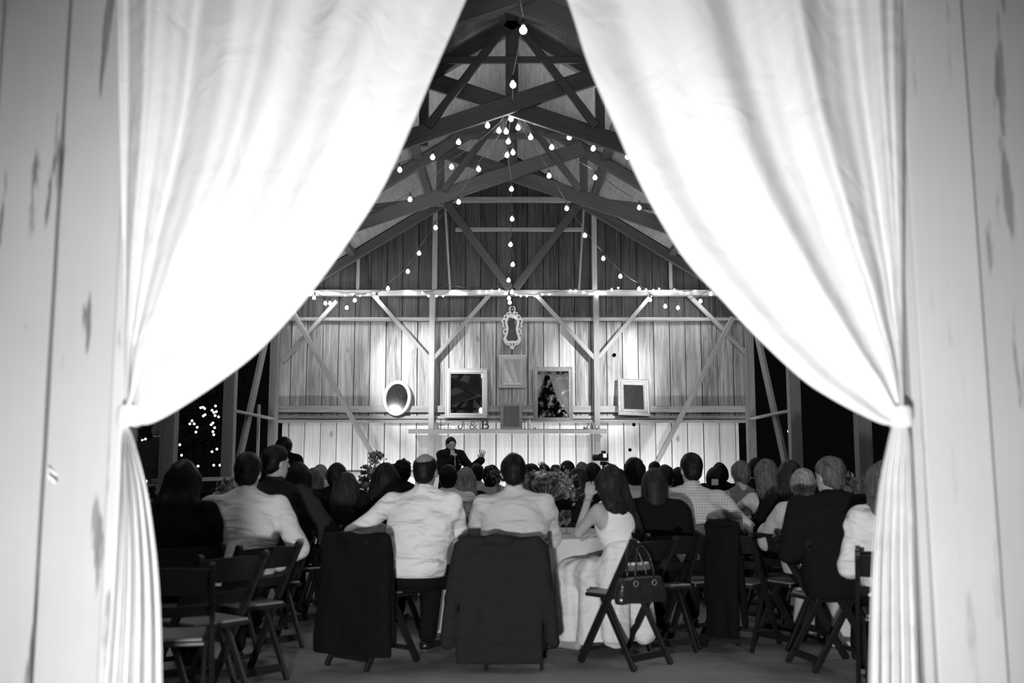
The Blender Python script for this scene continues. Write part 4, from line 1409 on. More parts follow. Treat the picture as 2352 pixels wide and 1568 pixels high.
            if hair == 'bob':
                f.cap(tuple(H(0, -.03, .0)), tuple(H(0, -.03, -.115)), .088, .092, .03)
                f.cap(tuple(H(-.03, -.01, -.02)), tuple(H(-.048, .0, -.125)), .062, .052, .02)
                f.cap(tuple(H(.03, -.01, -.02)), tuple(H(.048, .0, -.125)), .062, .052, .02)
            elif hair in ('long', 'verylong', 'halfup', 'wavy'):
                ln = {'long': .30, 'verylong': .40, 'halfup': .40, 'wavy': .38}[hair]
                sd = (extra or {}).get('sweep', 0)
                for q in range(-2, 3):
                    x0 = q * .026
                    a = H(x0, -.05 + abs(q) * .012, .0)
                    bb = V(hc.x + q * .040, hc.y - .095, hc.z - .14)
                    c = V(hc.x + q * .034 + sd, sh0.y - .125, hc.z - ln + abs(q) * .02)
                    f.cap(tuple(a), tuple(bb), .062, .046, .03)
                    f.cap(tuple(bb), tuple(c), .046, .022, .03)
                if hair == 'halfup':
                    f.ell(tuple(H(0, -.06, .03)), (.075, .055, .06), .01, R=RN)
                if hair == 'wavy': f.noise(.008, 45, 9, stretch=(1, 1, 1.2))
                f.noise(.003, 90, int(u), stretch=(1, 1, .12))
            elif hair == 'updo':
                f.ell(tuple(H(0, -.09, -.02)), (.055, .045, .05), .02, R=RN)
                f.ell(tuple(H(.01, -.08, -.055)), (.045, .035, .035), .015, R=RN)
                f.noise(.004, 75, int(u))
            elif hair == 'lowbun':
                f.ell(tuple(H(.01, -.085, -.065)), (.045, .04, .04), .02, R=RN)
                f.noise(.0025, 80, int(u), stretch=(.4, .4, 1))
            elif hair == 'chin':
                f.cap(tuple(H(0, -.03, .0)), tuple(H(.0, -.035, -.07)), .086, .07, .03)
                f.ell(tuple(H(.05, -.02, -.04)), (.05, .06, .06), .02, R=RN)
                f.noise(.004, 60, int(u))
            elif hair == 'cap':
                f.cap(tuple(H(0, -.03, .0)), tuple(H(0, -.035, -.09)), .088, .085, .03)
            f.ell(tuple(H(0, .135, -.055)), (.066, .115, .150), .015, op='cut', R=RN)
        ho = f.mesh('hair' if hair != 'cap' else 'knitted_cap', M[hmat], root)
    CH.append((root, label, math.radians(face + legrot), chair)) if pose == 'sit' else None
    return root


def pp(o, x, y, z):
    return o.matrix_basis @ Vector((x, y, z))


PEOPLE = {}
def P(key, short, *a, **k):
    o = person(short, *a, **k)
    PEOPLE[key] = (o, short)
    return o


NV = .0085   # fine bodies near the doorway
NEARP = [
    ('balding', 'balding man in white shirt leaning on chair with black coat', 978, 1037, 6.75, dict(legrot=-16, chair=(-.90, 6.62, -36), face=-14, hair='crown', tmat='white_shirt', b=1.12, lean=.10, side=.03,
        arms=(dict(e=(-.43, .02, .80), w=(-.22, .17, .84), d=(1, .4, 0), curl=.5), dict(e=(.24, .20, .84), w=(.13, .40, .80), d=(-.3, 1, -.1))), vox=NV, headw=1.04, skin='skin_dark')),
    ('centre', 'man in pale striped shirt seated before the charcoal jacket', 1180, 1040, 6.75, dict(hair='short', hmat='hair_black', tmat='light_shirt', b=1.08, lean=.12, arms=('tablewide', 'tablewide'), vox=NV, headw=1.02)),
    ('whitedress', 'woman in white sleeveless dress with very long dark hair', 1400, 1067, 6.95, dict(chair=(.73, 6.62, 41), face=38, hair='verylong', hmat='hair_brown', top='dress', tmat='white_dress', b=.88, fem=True, lean=.10, pants=None,
        head=(-30, 0, 0), arms=(dict(e=(-.20, .24, .80), w=(-.10, .24, 1.045), d=(.25, .05, 1), n=(.8, .6, 0), curl=.75), dict(e=(.22, .12, .84), w=(.06, .30, .78), d=(-.6, .8, 0))), vox=.0075, extra={'sweep': .09})),
    ('bob', 'woman with straight dark bob and black shawl', 1502, 1075, 7.2, dict(legrot=20, hair='bob', hmat='hair_brown', top='shawl', tmat='black_top', b=.9, fem=True, vox=NV, arms=('table', 'table'))),
    ('plaid', 'man in short sleeved plaid shirt seen from behind', 1586, 1039, 7.75, dict(legrot=12, chair=(1.34, 7.36, 28), hair='short', hmat='hair_black', tmat='plaid', top='shirt', b=1.08, lean=.10, vox=NV, head=(14, 0, 0), arms=('table', 'akimbo'))),
    ('leftshirt', 'dark haired man in pale shirt with elbow over chair back', 572, 1037, 6.35, dict(legrot=25, chair=(-1.62, 6.12, 48), face=6, hair='short', hmat='hair_black', tmat='light_shirt', b=1.08, lean=.10, side=.02, vox=NV, head=(-12, 0, 0),
        arms=('table', dict(e=(.36, .0, .76), w=(.20, .13, .62), d=(-.5, .8, -.2))))),
    ('leftlong', 'woman in black with long black hair nearest the left curtain', 424, 1055, 6.15, dict(legrot=30, hair='long', hmat='hair_black', top='loose', tmat='black_top', b=.98, fem=True, lean=.03, vox=NV, arms=('lap', 'lap'))),
    ('leftsuit', 'man in dark suit looking right, behind the pale shirted man', 636, 1021, 7.3, dict(legrot=50, face=-8, hair='short', hmat='hair_black', top='suit', tmat='suit_mid', b=1.05, lean=.08, vox=NV, head=(-38, 0, 0), arms=('table', 'akimbo'))),
    ('rightsuit', 'fair short haired man in black suit right of the low bun', 1903, 1046, 6.4, dict(legrot=-60, chair=(2.04, 6.5, -78), face=6, hair='short', hmat='hair_light', top='suit', tmat='suit', b=1.14, lean=.06, vox=NV, head=(20, 0, 0), headw=1.03, arms=('lap', 'lap'))),
    ('cardigan', 'blonde woman in pale cardigan with low bun', 1842, 1075, 7.1, dict(legrot=-55, chair=(2.02, 7.3, -62), face=8, hair='lowbun', hmat='hair_blonde', top='cardigan', tmat='cardigan', b=.95, fem=True, vox=NV, head=(-6, 0, 0))),
    ('wavy', 'wavy haired woman in white sleeves half hidden by right curtain', 2022, 1060, 5.75, dict(legrot=-30, face=14, hair='wavy', hmat='hair_light', top='loose', tmat='white_shirt', b=.95, fem=True, vox=NV, arms=('lap', 'lap'))),
    ('halfup', 'woman with long dark hair pinned half up', 1812, 1056, 7.75, dict(legrot=-60, face=10, hair='halfup', hmat='hair_brown', top='loose', tmat='black_top', b=.92, fem=True)),
    ('straight', 'bare armed woman with long straight light brown hair', 1757, 1053, 8.45, dict(legrot=-60, face=16, hair='long', hmat='hair_light', top='tank', tmat='black_top', b=.92, fem=True, arms=(dict(e=(-.30, .10, .88), w=(-.42, .28, .78), d=(-.6, .8, 0)), 'table'))),
    ('updo', 'woman with messy blonde updo and grey tank top', 1700, 1056, 9.3, dict(legrot=-40, face=6, hair='updo', hmat='hair_light', top='tank', tmat='grey_top', b=.95, fem=True, arms=('akimbo', 'table'))),
    ('blackhair', 'woman with long black hair left of the balding man', 886, 1062, 7.9, dict(legrot=-30, hair='long', hmat='hair_black', top='loose', tmat='black_top', b=.95, fem=True)),
    ('chin', 'dark chin-length haired person in light shirt beside the bob', 1457, 1049, 8.7, dict(hair='chin', hmat='hair_black', top='shirt', tmat='light_shirt', b=1.0)),
    ('brownbob', 'brown bob haired woman left of the white dress', 1327, 1073, 8.9, dict(hair='bob', hmat='hair_brown', top='loose', tmat='black_top', b=.85, fem=True)),
    ('tablewhite', 'dark haired man in white shirt across the near table', 1030, 1066, 9.1, dict(hair='short', hmat='hair_black', tmat='white_shirt', b=1.0, head=(0, 0, 0))),
    ('darkpair', 'broad dark suited man with thick hair in the left crowd', 775, 1062, 8.9, dict(legrot=40, hair='short', hmat='hair_black', top='suit', tmat='suit', b=1.05, headw=1.1)),
    ('darklong', 'dark haired woman with loose hair by the flower tower', 797, 1083, 8.45, dict(hair='long', hmat='hair_brown', top='loose', tmat='black_top', b=.9, fem=True)),
    ('darkleft', 'woman with dark shoulder hair behind the dark suited man', 688, 1060, 8.3, dict(legrot=40, hair='long', hmat='hair_black', top='loose', tmat='black_top', b=.92, fem=True)),
]
for key, short, u, v, Y, kw in NEARP:
    P(key, short, u, v, Y, **kw)
FARP = [
    ('spiky', 'spiky haired man in dark suit just left of the speaker', 925, 1054, 9.9, dict(hair='spiky', top='suit', tmat='suit')),
    ('blondelong', 'woman with long streaked blonde hair and black top', 1068, 1072, 9.9, dict(hair='long', hmat='hair_blonde', top='loose', tmat='black_top', b=.88, fem=True, head=(0, 0, 6))),
    ('f1', 'dark haired man in light shirt below the raised hand', 1096, 1064, 12.2, dict(hair='short', tmat='light_shirt')),
    ('f2', 'woman with dark bob and pale grey top in front of the head table', 1130, 1066, 10.8, dict(hair='chin', top='loose', tmat='cardigan', b=.9, fem=True, head=(-20, 0, 0))),
    ('f3', 'dark haired person right of the centre man, face turned right', 1222, 1063, 11.7, dict(hair='chin', top='loose', tmat='black_top', b=.9, head=(-40, 0, 0))),
    ('f4', 'person raising a hand in front of the pale wall', 1250, 1065, 12.6, dict(hair='short', tmat='white_shirt', b=.95, arms=('table', dict(e=(.20, .14, 1.02), w=(.03, .14, 1.20), d=(-.5, 0, .8), n=(0, 1, 0), curl=.6)), vox=.010)),
    ('f5', 'dark haired guest between raised hand and striped shirt', 1276, 1066, 13.7, dict(hair='chin', top='loose', tmat='black_top', b=.9)),
    ('striped', 'short haired man in fine striped shirt', 1303, 1055, 10.1, dict(hair='buzz', hmat='hair_brown', tmat='striped', skin='skin_dark', b=1.1, headw=1.05)),
    ('f6', 'grey haired guest right of the striped shirt', 1337, 1060, 11.8, dict(hair='short', hmat='hair_grey', tmat='grey_top')),
    ('f7', 'dark haired guest left of the video camera', 1361, 1061, 11.3, dict(hair='chin', hmat='hair_brown', top='loose', tmat='black_top')),
    ('f8', 'guest with flat dark hair behind the bob', 1503, 1059, 13.2, dict(hair='short', top='suit', tmat='suit')),
    ('f9', 'woman with curly brown pinned hair between bob and plaid shirt', 1528, 1067, 9.7, dict(hair='updo', hmat='hair_brown', top='tee', tmat='grey_top', b=.9, fem=True, head=(-25, 0, 0))),
    ('f10', 'dark haired guest behind the person with the pale tag', 1652, 1062, 12.0, dict(hair='chin', top='suit', tmat='suit')),
    ('tag', 'person in round black cap with a pale square tag', 1643, 1071, 9.6, dict(hair='cap', hmat='hair_black', top='loose', tmat='black_top', b=.9, headw=1.06)),
    ('f11', 'dark haired guest by the right corner post', 1735, 1050, 10.6, dict(hair='short', top='suit', tmat='suit')),
    ('f12', 'guest with straight light hair left of the bald man', 722, 1074, 10.6, dict(hair='long', hmat='hair_light', top='tank', tmat='grey_top', b=.88, fem=True)),
    ('bald', 'bald man looking right in front of the pale wall', 738, 1065, 12.6, dict(hair='bald', skin='skin_dark', tmat='striped', head=(-60, 0, 0), vox=.010)),
    ('f13', 'dark haired guest between the black haired woman and balding man', 905, 1064, 11.5, dict(hair='short', top='suit', tmat='suit')),
    ('f14', 'long haired guest in black between white dress and chin-length dark hair', 1420, 1076, 9.9, dict(hair='long', hmat='hair_brown', top='loose', tmat='black_top', b=.9, fem=True)),
    ('f15', 'dark haired guest hidden behind plaid shirt', 1557, 1072, 11.2, dict(hair='short', top='suit', tmat='suit')),
]
for key, short, u, v, Y, kw in FARP:
    kw.setdefault('vox', .013)
    P(key, short, u, v, Y, **kw)
# standing people
P('tallleft', 'woman with dark piled hair standing behind the left tables', 653, 1002, 11.4, pose='stand', hair='updo', hmat='hair_black', top='loose', tmat='black_top', b=.9, fem=True, arms=('down', 'down'), headw=1.1)
P('waiter', 'waiter in dark vest standing outside beyond the left posts', 366, 968, 13.1, pose='stand', hair='short', hmat='hair_light', top='shirt', tmat='suit_mid', b=.95, lean=.10, face=-10, head=(0, -25, 0),
  arms=(dict(e=(-.26, .14, 1.16), w=(-.22, .36, 1.05), d=(0, 1, -.3)), dict(e=(.26, .14, 1.16), w=(.2, .36, 1.05), d=(0, 1, -.3))))
sp = P('speaker', 'man in dark suit speaking into a microphone by the wall', 1036, 1004, 16.2, pose='stand', face=-152, hair='short', hmat='hair_black', top='suit', tmat='suit', b=.86, lean=.02, vox=.008,
       head=(-6, -8, 0), zt=1.735,
       arms=(dict(e=(-.30, .16, 1.23), w=(-.385, .37, 1.36), d=(-.08, .1, 1), n=(.15, 1, 0), curl=.12, spread=.22),
             dict(e=(.22, .10, 1.20), w=(.075, .24, 1.385), d=(-.45, -.1, .75), n=(-.5, -.4, 0), curl=1.0)))
# ---------------------------------------------------------------- chairs
def chair_proto():
    r = empty('folding_chair', (0, 0, 0))
    for s in (-1, 1):
        bm = bmesh.new()
        bm_bar(bm, (s * .205, -.262, .775), (s * .205, .205, .0), .024, .05, .004)
        m = Matrix.Translation((s * .205, -.268, .783)) @ Matrix.Rotation(PI / 2, 4, 'Y')
        bmesh.ops.create_cone(bm, segments=16, radius1=.0255, radius2=.0255, depth=.024, cap_ends=True, matrix=m)
        bm_obj('back_post', bm, M['black_wood'], r)
    for s in (-1, 1):
        bm = bmesh.new(); bm_bar(bm, (s * .172, .03, .425), (s * .172, -.235, .0), .022, .040, .004)
        bm_obj('rear_leg', bm, M['black_wood'], r)
    # curved slats
    for z0, z1, nm in ((.655, .775, 'top_slat'), (.545, .60, 'lower_slat')):
        bm = bmesh.new(); n = 10; rows = []
        for k in range(n + 1):
            x = -.195 + .39 * k / n
            c = .035 * (1 - (x / .195) ** 2)
            yy = lambda z: -.262 + (.775 - z) * .467 / .775
            top = z1 + (.012 * (1 - (x / .195) ** 2) if nm == 'top_slat' else 0)
            rows.append([bm.verts.new(q) for q in ((x, yy(z0) - c, z0), (x, yy(z0) - c + .014, z0), (x, yy(z1) - c + .014, top), (x, yy(z1) - c, top))])
        for A, B_ in zip(rows, rows[1:]):
            for k in range(4): bm.faces.new((A[k], A[(k + 1) % 4], B_[(k + 1) % 4], B_[k]))
        bm.faces.new(rows[0][::-1]); bm.faces.new(rows[-1])
        bm_obj(nm, bm, M['black_wood'], r)
    bm = bmesh.new(); bm_box(bm, (0, -.01, .430), (.36, .39, .024), None, .006)
    seat = bm_obj('seat', bm, M['black_wood'], r)
    bm = bmesh.new(); bm_box(bm, (0, -.01, .446), (.335, .365, .016), None, .006)
    bm_obj('seat_pad', bm, M['seat_pad'], seat)
    bm = bmesh.new(); bm_bar(bm, (-.172, -.195, .07), (.172, -.195, .07), .018, .045, .003); bm_obj('stretcher', bm, M['black_wood'], r)
    bm = bmesh.new(); bm_bar(bm, (-.205, .155, .09), (.205, .155, .09), .018, .03, .003); bm_obj('stretcher', bm, M['black_wood'], r)
    return r


proto = chair_proto()
used_proto = [False]


def copy_tree(o, parent=None):
    c = o.copy(); COL.objects.link(c); c.parent = parent
    for ch in list(o.children): copy_tree(ch, c)
    return c


def chair(x, y, rdeg, label, group='black folding chairs'):
    c = copy_tree(proto) if used_proto[0] else proto
    used_proto[0] = True
    c.location = (x, y, 0); c.rotation_euler = (0, 0, math.radians(rdeg))
    return tag(c, label, 'chair', group)


def short(l):
    w = l.split()
    return ' '.join(w[:11])


for root, label, rz, c in CH:
    if c: x, y, r = c
    else:
        d = rotz(rz) @ V(0, .02, 0); x, y, r = root.location.x + d.x, root.location.y + d.y, math.degrees(rz)
    chair(x, y, r, 'black folding chair under the ' + short(label))
chair(-1.66, 4.95, 14, 'empty black folding chair closest to the left curtain')
chair(-1.66, 5.45, 52, 'empty black folding chair turned left behind the woman in black')
chair(1.62, 7.25, -35, 'black folding chair hidden under the long black coat on the right')
chair(2.25, 5.75, -30, 'black folding chair beside the right curtain, nearest on that side')


# ---------------------------------------------------------------- coats on chair backs
def coat(x, y, rdeg, label, mat, w=.25, zt=.80, zb=.03, seed=1, flare=.03, sleeves=True, nm='jacket'):
    f = Field((-.40, -.46, zb - .02), (.40, -.12, zt + .06), .0095)
    yb = -.315
    f.cap((-w + .03, -.285, zt - .012), (w - .03, -.285, zt - .012), .038, None, .0)
    n = 17
    for k in range(n):
        t = k / (n - 1) * 2 - 1
        f.cap((t * (w - .03), -.30 + .01 * abs(t), zt - .03), (t * (w + flare - .03), yb - .012 * math.sin(5 * t + seed), zb + .03 + .02 * math.sin(3 * t + seed)), .034, .030, .022, flat=((0, 1, 0), .75))
    for s in (-1, 1):   # fronts hanging down on the seat side
        f.cap((s * (w - .02), -.255, zt - .03), (s * (w + .01), -.225, zb + .12), .030, .028, .02, flat=((1, 0, 0), .7))
        if sleeves:
            f.cap((s * (w + .0), -.275, zt - .05), (s * (w + .045), -.285, zt - .36), .046, .042, .02)
            f.cap((s * (w + .045), -.285, zt - .36), (s * (w + .075), -.275, zb + .16), .042, .048, .015)
    f.ell((0, -.33, zt - .0), (.10, .03, .03), .02)
    f.noise(.0065, 24, seed, stretch=(1.2, 1, .28))
    f.noise(.002, 60, seed + 1, stretch=(1, 1, .6))
    f.a = np.maximum(f.a, (zb + .035 - (f.lo[2] + f.vox * np.arange(f.n[2], dtype=np.float32)))[None, None, :])
    o = f.mesh(nm, mat)
    o.location = (x, y, 0); o.rotation_euler = (0, 0, math.radians(rdeg))
    return tag(o, label, 'jacket')


r0 = PEOPLE['centre'][0]
coat(r0.location.x - .085, r0.location.y + .02, 0, 'charcoal suit jacket draped over the centre chair, sleeves hanging', M['suit_mid'], w=.25, zt=.80, zb=.02, seed=2, flare=.02)
coat(-.86, 6.60, -24, 'long black coat hanging over the chair under the balding man', M['black_top'], w=.235, zt=.82, zb=.07, seed=5, flare=.05, sleeves=False, nm='coat')
coat(1.62, 7.25, -35, 'long black coat over a chair right of the plaid shirt', M['black_top'], w=.12, zt=.86, zb=.06, seed=9, flare=.0, sleeves=False, nm='coat')

# ---------------------------------------------------------------- white dress skirt
wdr = PEOPLE['whitedress'][0]
f = Field((-.42, -.32, .03), (.42, .66, .86), .010)
f.ell((0, 0, .60), (.165, .15, .20), .04)
for s in (-1, 1):
    f.cap((s * .08, .0, .54), (s * .12, .42, .51), .115, .092, .05)
    f.cap((s * .12, .42, .50), (s * .15, .40, .09), .095, .12, .05)
    f.cap((s * .12, .20, .48), (s * .14, .16, .10), .09, .11, .06)
    f.cap((s * .10, .0, .46), (s * .13, -.04, .16), .10, .09, .06)
f.noise(.008, 34, 4, stretch=(1.1, 1.1, .16))
f.a = np.maximum(f.a, .07 - (f.lo[2] + f.vox * np.arange(f.n[2], dtype=np.float32))[None, None, :])
f.a = np.maximum(f.a, (f.lo[2] + f.vox * np.arange(f.n[2], dtype=np.float32))[None, None, :] - .76)
f.mesh('skirt', M['white_dress'], wdr)
bm = bmesh.new(); bm_tube(bm, [(.030 * math.cos(a), .026 * math.sin(a), 0) for a in [2 * PI * k / 16 for k in range(17)]], .007, 6)
o = bm_obj('bracelet', bm, M['frame_silver'], wdr, True); o.location = (-.107, .24, 1.02)

# handbag on the chair seat
cr = rotz(math.radians(41))
hb = empty('handbag', Vector((.73, 6.62, .425)) + cr @ V(-.215, -.335, 0), math.radians(30))
tag(hb, 'black leather handbag hanging by two handles from a chair back beside white dress', 'handbag')
M['leather'] = plain('black_bag_leather', .02, .22, bump=.3, bscale=40)
f = Field((-.2, -.09, -.01), (.2, .09, .18), .006)
for z in np.linspace(.03, .135, 7):
    t = (z - .03) / .105
    f.cap((-.145 + .01 * t, 0, z), (.145 - .01 * t, 0, z), .045 - .018 * t, None, .012)
f.a = np.maximum(f.a, .004 - (f.lo[2] + f.vox * np.arange(f.n[2], dtype=np.float32))[None, None, :])
f.noise(.002, 50, 2)
f.mesh('body', M['leather'], hb)
for s in (-1, 1):
    bm = bmesh.new(); bm_tube(bm, [(-.075, s * .035, .12), (-.07, s * .04, .19), (-.05, s * .05 + .02, .29), (-.02, s * .05 + .04, .345), (.01, s * .05 + .04, .345), (.045, s * .05 + .02, .29), (.07, s * .04, .19), (.075, s * .035, .12)], .0065, 8)
    bm_obj('handle', bm, M['leather'], hb, True)
for x in (-.07, .07):
    bm = bmesh.new(); bm_tube(bm, [(x + .016 * math.cos(a), -.045, .125 + .016 * math.sin(a)) for a in [2 * PI * k / 12 for k in range(13)]], .003, 6)
    bm_obj('ring', bm, M['frame_silver'], hb, True)


# ---------------------------------------------------------------- tables
def round_table(x, y, R, desc, cdesc, seed):
    t = empty('round_table', (x, y, 0)); tag(t, desc, 'table', 'round dinner tables')
    bm = bmesh.new(); bm_lathe(bm, [(0, .715), (R - .02, .715), (R - .02, .735), (0, .735)], 48); bm_obj('tabletop', bm, M['post'], t)
    for k in range(4):
        a = PI / 4 + k * PI / 2
        bm = bmesh.new(); bm_bar(bm, (.42 * math.cos(a), .42 * math.sin(a), 0), (.40 * math.cos(a), .40 * math.sin(a), .715), .035, .035); bm_obj('leg', bm, M['post'], t)
    rnd = random.Random(seed)
    ph = [rnd.uniform(0, 6.28) for _ in range(4)]
    NA = 240
    verts = [(0, 0, .742)]; faces = []
    prof = [(.5, .742), (.97, .742), (.992, .740), (1.0, .730)] + [(1.0, .73 - .72 * q / 14) for q in range(1, 15)]
    for q, (rr, z) in enumerate(prof):
        dr = max(0, (.73 - z) / .72)
        for k in range(NA):
            a = 2 * PI * k / NA
            w = math.sin(11 * a + ph[0] + .7 * math.sin(3 * a + ph[1])) + .5 * math.sin(19 * a + ph[2])
            r_ = R * rr + (.045 * dr ** .7 * w + .035 * dr)
            verts.append((r_ * math.cos(a), r_ * math.sin(a), z))
    for k in range(NA): faces.append((0, 1 + k, 1 + (k + 1) % NA))
    for q in range(len(prof) - 1):
        for k in range(NA):
            a = 1 + q * NA
            faces.append((a + k, a + NA + k, a + NA + (k + 1) % NA, a + (k + 1) % NA))
    c = mesh_obj('tablecloth', verts, faces, M['cloth'], None, True, (x, y, 0))
    c.modifiers.new('thick', 'SOLIDIFY').thickness = .002
    tag(c, cdesc, 'tablecloth', 'floor length white tablecloths')
    return t


TAB = [(.15, 7.92, .76, 'round dinner table in the centre in front of the doorway', 'white tablecloth on the centre round table, falling to the floor'),
       (-2.95, 7.9, .80, 'round dinner table on the left beyond the woman in black', 'white tablecloth of the round table on the left side'),
       (3.0, 7.6, .80, 'round dinner table on the right beyond the black suit', 'white tablecloth of the round table on the right side'),
       (-1.45, 10.35, .70, 'round dinner table carrying the tall flower tower', 'white tablecloth under the tall flower tower'),
       (1.5, 10.5, .70, 'round dinner table behind the plaid shirt', 'white tablecloth of the table behind the plaid shirt'),
       (0.1, 13.9, .70, 'farthest round dinner table near the head table', 'white tablecloth of the farthest round table')]
for k, a in enumerate(TAB): round_table(*a, k)
# head table
t = empty('long_table', (.1, 15.35, 0)); tag(t, 'long head table in front of the speaker along the wall', 'table')
bm = bmesh.new(); bm_box(bm, (0, 0, .72), (4.8, .74, .03)); bm_obj('tabletop', bm, M['post'], t)
for sx in (-2.2, 2.2):
    for sy in (-.3, .3):
        bm = bmesh.new(); bm_bar(bm, (sx, sy, 0), (sx, sy, .705), .04, .04); bm_obj('leg', bm, M['post'], t)
verts, faces = [], []
NX, NP = 200, 12
rows = [(.40, .04)] + [(.395, .10 + .64 * q / 8) for q in range(9)] + [(0, .744)] + [(-.395, .74 - .64 * q / 8) for q in range(9)] + [(-.40, .04)]
for j, (yy, z) in enumerate(rows):
    for i in range(NX + 1):
        x = -2.43 + 4.86 * i / NX
        d = max(0, (.70 - z) / .7)
        w = math.sin(i * .55) + .4 * math.sin(i * 1.3 + 1)
        verts.append((x, yy + (1 if yy > 0 else -1) * .025 * d * w * (abs(yy) > .1), z))
for j in range(len(rows) - 1):
    for i in range(NX):
        a = j * (NX + 1) + i
        faces.append((a, a + 1, a + NX + 2, a + NX + 1))
c = mesh_obj('tablecloth', verts, faces, M['cloth'], None, True, (.1, 15.35, 0)); c.modifiers.new('t', 'SOLIDIFY').thickness = .002
tag(c, 'long white tablecloth of the head table by the wall', 'tablecloth')


# ---------------------------------------------------------------- glasses, plates, candles
def lathe_mesh(name, prof, mat, n=18):
    bm = bmesh.new(); bm_lathe(bm, prof, n); bmesh.ops.recalc_face_normals(bm, faces=bm.faces)
    me = bpy.data.meshes.new(name); bm.to_mesh(me); bm.free(); me.materials.append(mat); me.shade_smooth(); return me


M['water'] = clear('water', .88, .5)
GOB = lathe_mesh('goblet_glass', [(0, 0), (.034, 0), (.034, .003), (.008, .008), (.006, .05), (.012, .068), (.036, .095), (.042, .13), (.040, .175), (.0385, .175), (.0405, .13), (.0345, .097), (.010, .072), (0, .07)], M['glass'])
GW = lathe_mesh('water', [(0, .0735), (.010, .0735), (.033, .099), (.038, .128), (.038, .14), (0, .14)], M['water'])
FLU = lathe_mesh('flute_glass', [(0, 0), (.028, 0), (.028, .003), (.006, .008), (.005, .08), (.015, .10), (.024, .15), (.022, .215), (.021, .215), (.0225, .15), (.0135, .102), (0, .09)], M['glass'])
PLA = lathe_mesh('plate', [(0, 0), (.08, 0), (.13, .016), (.13, .020), (.08, .006), (0, .006)], plain('dark_dinner_plate', .06, .25), 32)
CHG = lathe_mesh('charger', [(0, 0), (.155, 0), (.16, .006), (.155, .008), (0, .006)], plain('white_charger_plate', .6, .3), 32)


def goblet(x, y, label, z=.745, flute=False):
    r = empty('wine_glass', (x, y, z)); tag(r, label, 'glass', 'stemmed glasses on the tables')
    put_mesh('bowl_and_stem', FLU if flute else GOB, (0, 0, 0), r)
    if not flute: put_mesh('water', GW, (0, 0, 0), r)
    return r


def at(u, v, z):
    """floor-plan point seen at pixel (u, v) on the horizontal plane z"""
    a = W(u, v, 5.0); d = a - Vector((0, 0, CAMZ)); k = (z - CAMZ) / d.z
    return Vector((0, 0, CAMZ)) + d * k


def place(u, Y): return W(u, 1100, Y).x


for u, Y, fl, lb in ((1052, 7.42, 0, 'stemmed water glass nearest the white shirt on the near table'), (1063, 7.60, 1, 'champagne flute behind the plate between the two men'),
                     (1080, 7.46, 0, 'stemmed glass just left of the centre man'), (1050, 7.75, 1, 'tall flute by the white framed card'),
                     (1281, 7.36, 0, 'large water goblet between centre man and white dress'), (1270, 7.6, 1, 'champagne flute half behind the centre man'), (1300, 7.75, 0, 'stemmed glass below the flowers on the near table')):
    goblet(place(u, Y), Y, lb, flute=bool(fl))
pl = empty('place_setting', (place(1070, 7.33), 7.33, .745)); tag(pl, 'dark plate with salad on the near table left of centre man', 'plate')
put_mesh('charger', CHG, (0, 0, 0), pl); put_mesh('plate', PLA, (0, 0, .008), pl)
M['salad'] = plain('salad_leaves', .30, .6, noise=.5, nscale=80)
f = Field((-.12, -.12, -.01), (.12, .12, .08), .006)
for q in range(26):
    a, rr = random.uniform(0, 6.28), random.uniform(0, .06)
    f.ell((rr * math.cos(a), rr * math.sin(a), .012 + .03 * (1 - rr / .07) * random.random()), (.022, .018, .012), .004)
o = f.mesh('salad', M['salad'], pl); o.location = (0, 0, .015); o['kind'] = 'stuff'
# black folded napkin, coaster, framed card
bm = bmesh.new(); bmesh.ops.create_cone(bm, segments=4, radius1=.05, radius2=.006, depth=.13, cap_ends=True, matrix=Matrix.Translation((0, 0, .065)))
o = bm_obj('napkin', bm, M['black_top']); o.location = (place(1070, 7.66), 7.66, .745); tag(o, 'folded black napkin standing behind the salad plate', 'napkin')
r = empty('menu_card', (place(1058, 7.85), 7.95, .745)); tag(r, 'white framed card standing on the near table beside glasses', 'card')
bm = bmesh.new()
for a_, b_ in (((-.11, 0, 0), (-.09, 0, .24)), ((.11, 0, 0), (.09, 0, .24)), ((-.095, 0, .235), (.095, 0, .235)), ((-.11, 0, .01), (.11, 0, .01))): bm_bar(bm, a_, b_, .012, .012)
bm_obj('stand_frame', bm, M['frame_white'], r)
bm = bmesh.new(); bm_box(bm, (0, .002, .12), (.18, .003, .22)); bm_obj('card', bm, M['light_shirt'], r)
for k, (tx, ty, tr, d1, d2) in enumerate(TAB):
    if k == 0: continue
    for q, (dx, dy, fl, nm) in enumerate(((.1, -.55, 0, 'stemmed glass near on the '), (-.5, .1, 1, 'flute left on the '), (.5, .05, 1, 'flute right on the '))):
        goblet(tx + dx, ty + dy, nm + d1.replace('round dinner ', '').replace(' beyond the', ' by the'), flute=bool(fl))
    votive('candle', (tx + .25 * math.cos(k), ty - .3, .745), 'lit votive candle on the ' + d1)
for x, nm in ((-1.9, 'leftmost'), (-1.1, 'second from left'), (-.3, 'third from left'), (.6, 'third from right'), (1.4, 'second from right'), (2.1, 'rightmost')):
    goblet(x, 15.2, 'stemmed glass on the long head table, %s of six' % nm)
for x, nm in ((-1.6, 'left'), (0.0, 'centre'), (1.9, 'right')):
    votive('candle', (x, 15.25, .748), 'lit candle at the %s of the long head table' % nm)
# small lit lantern glowing between speaker and balding man


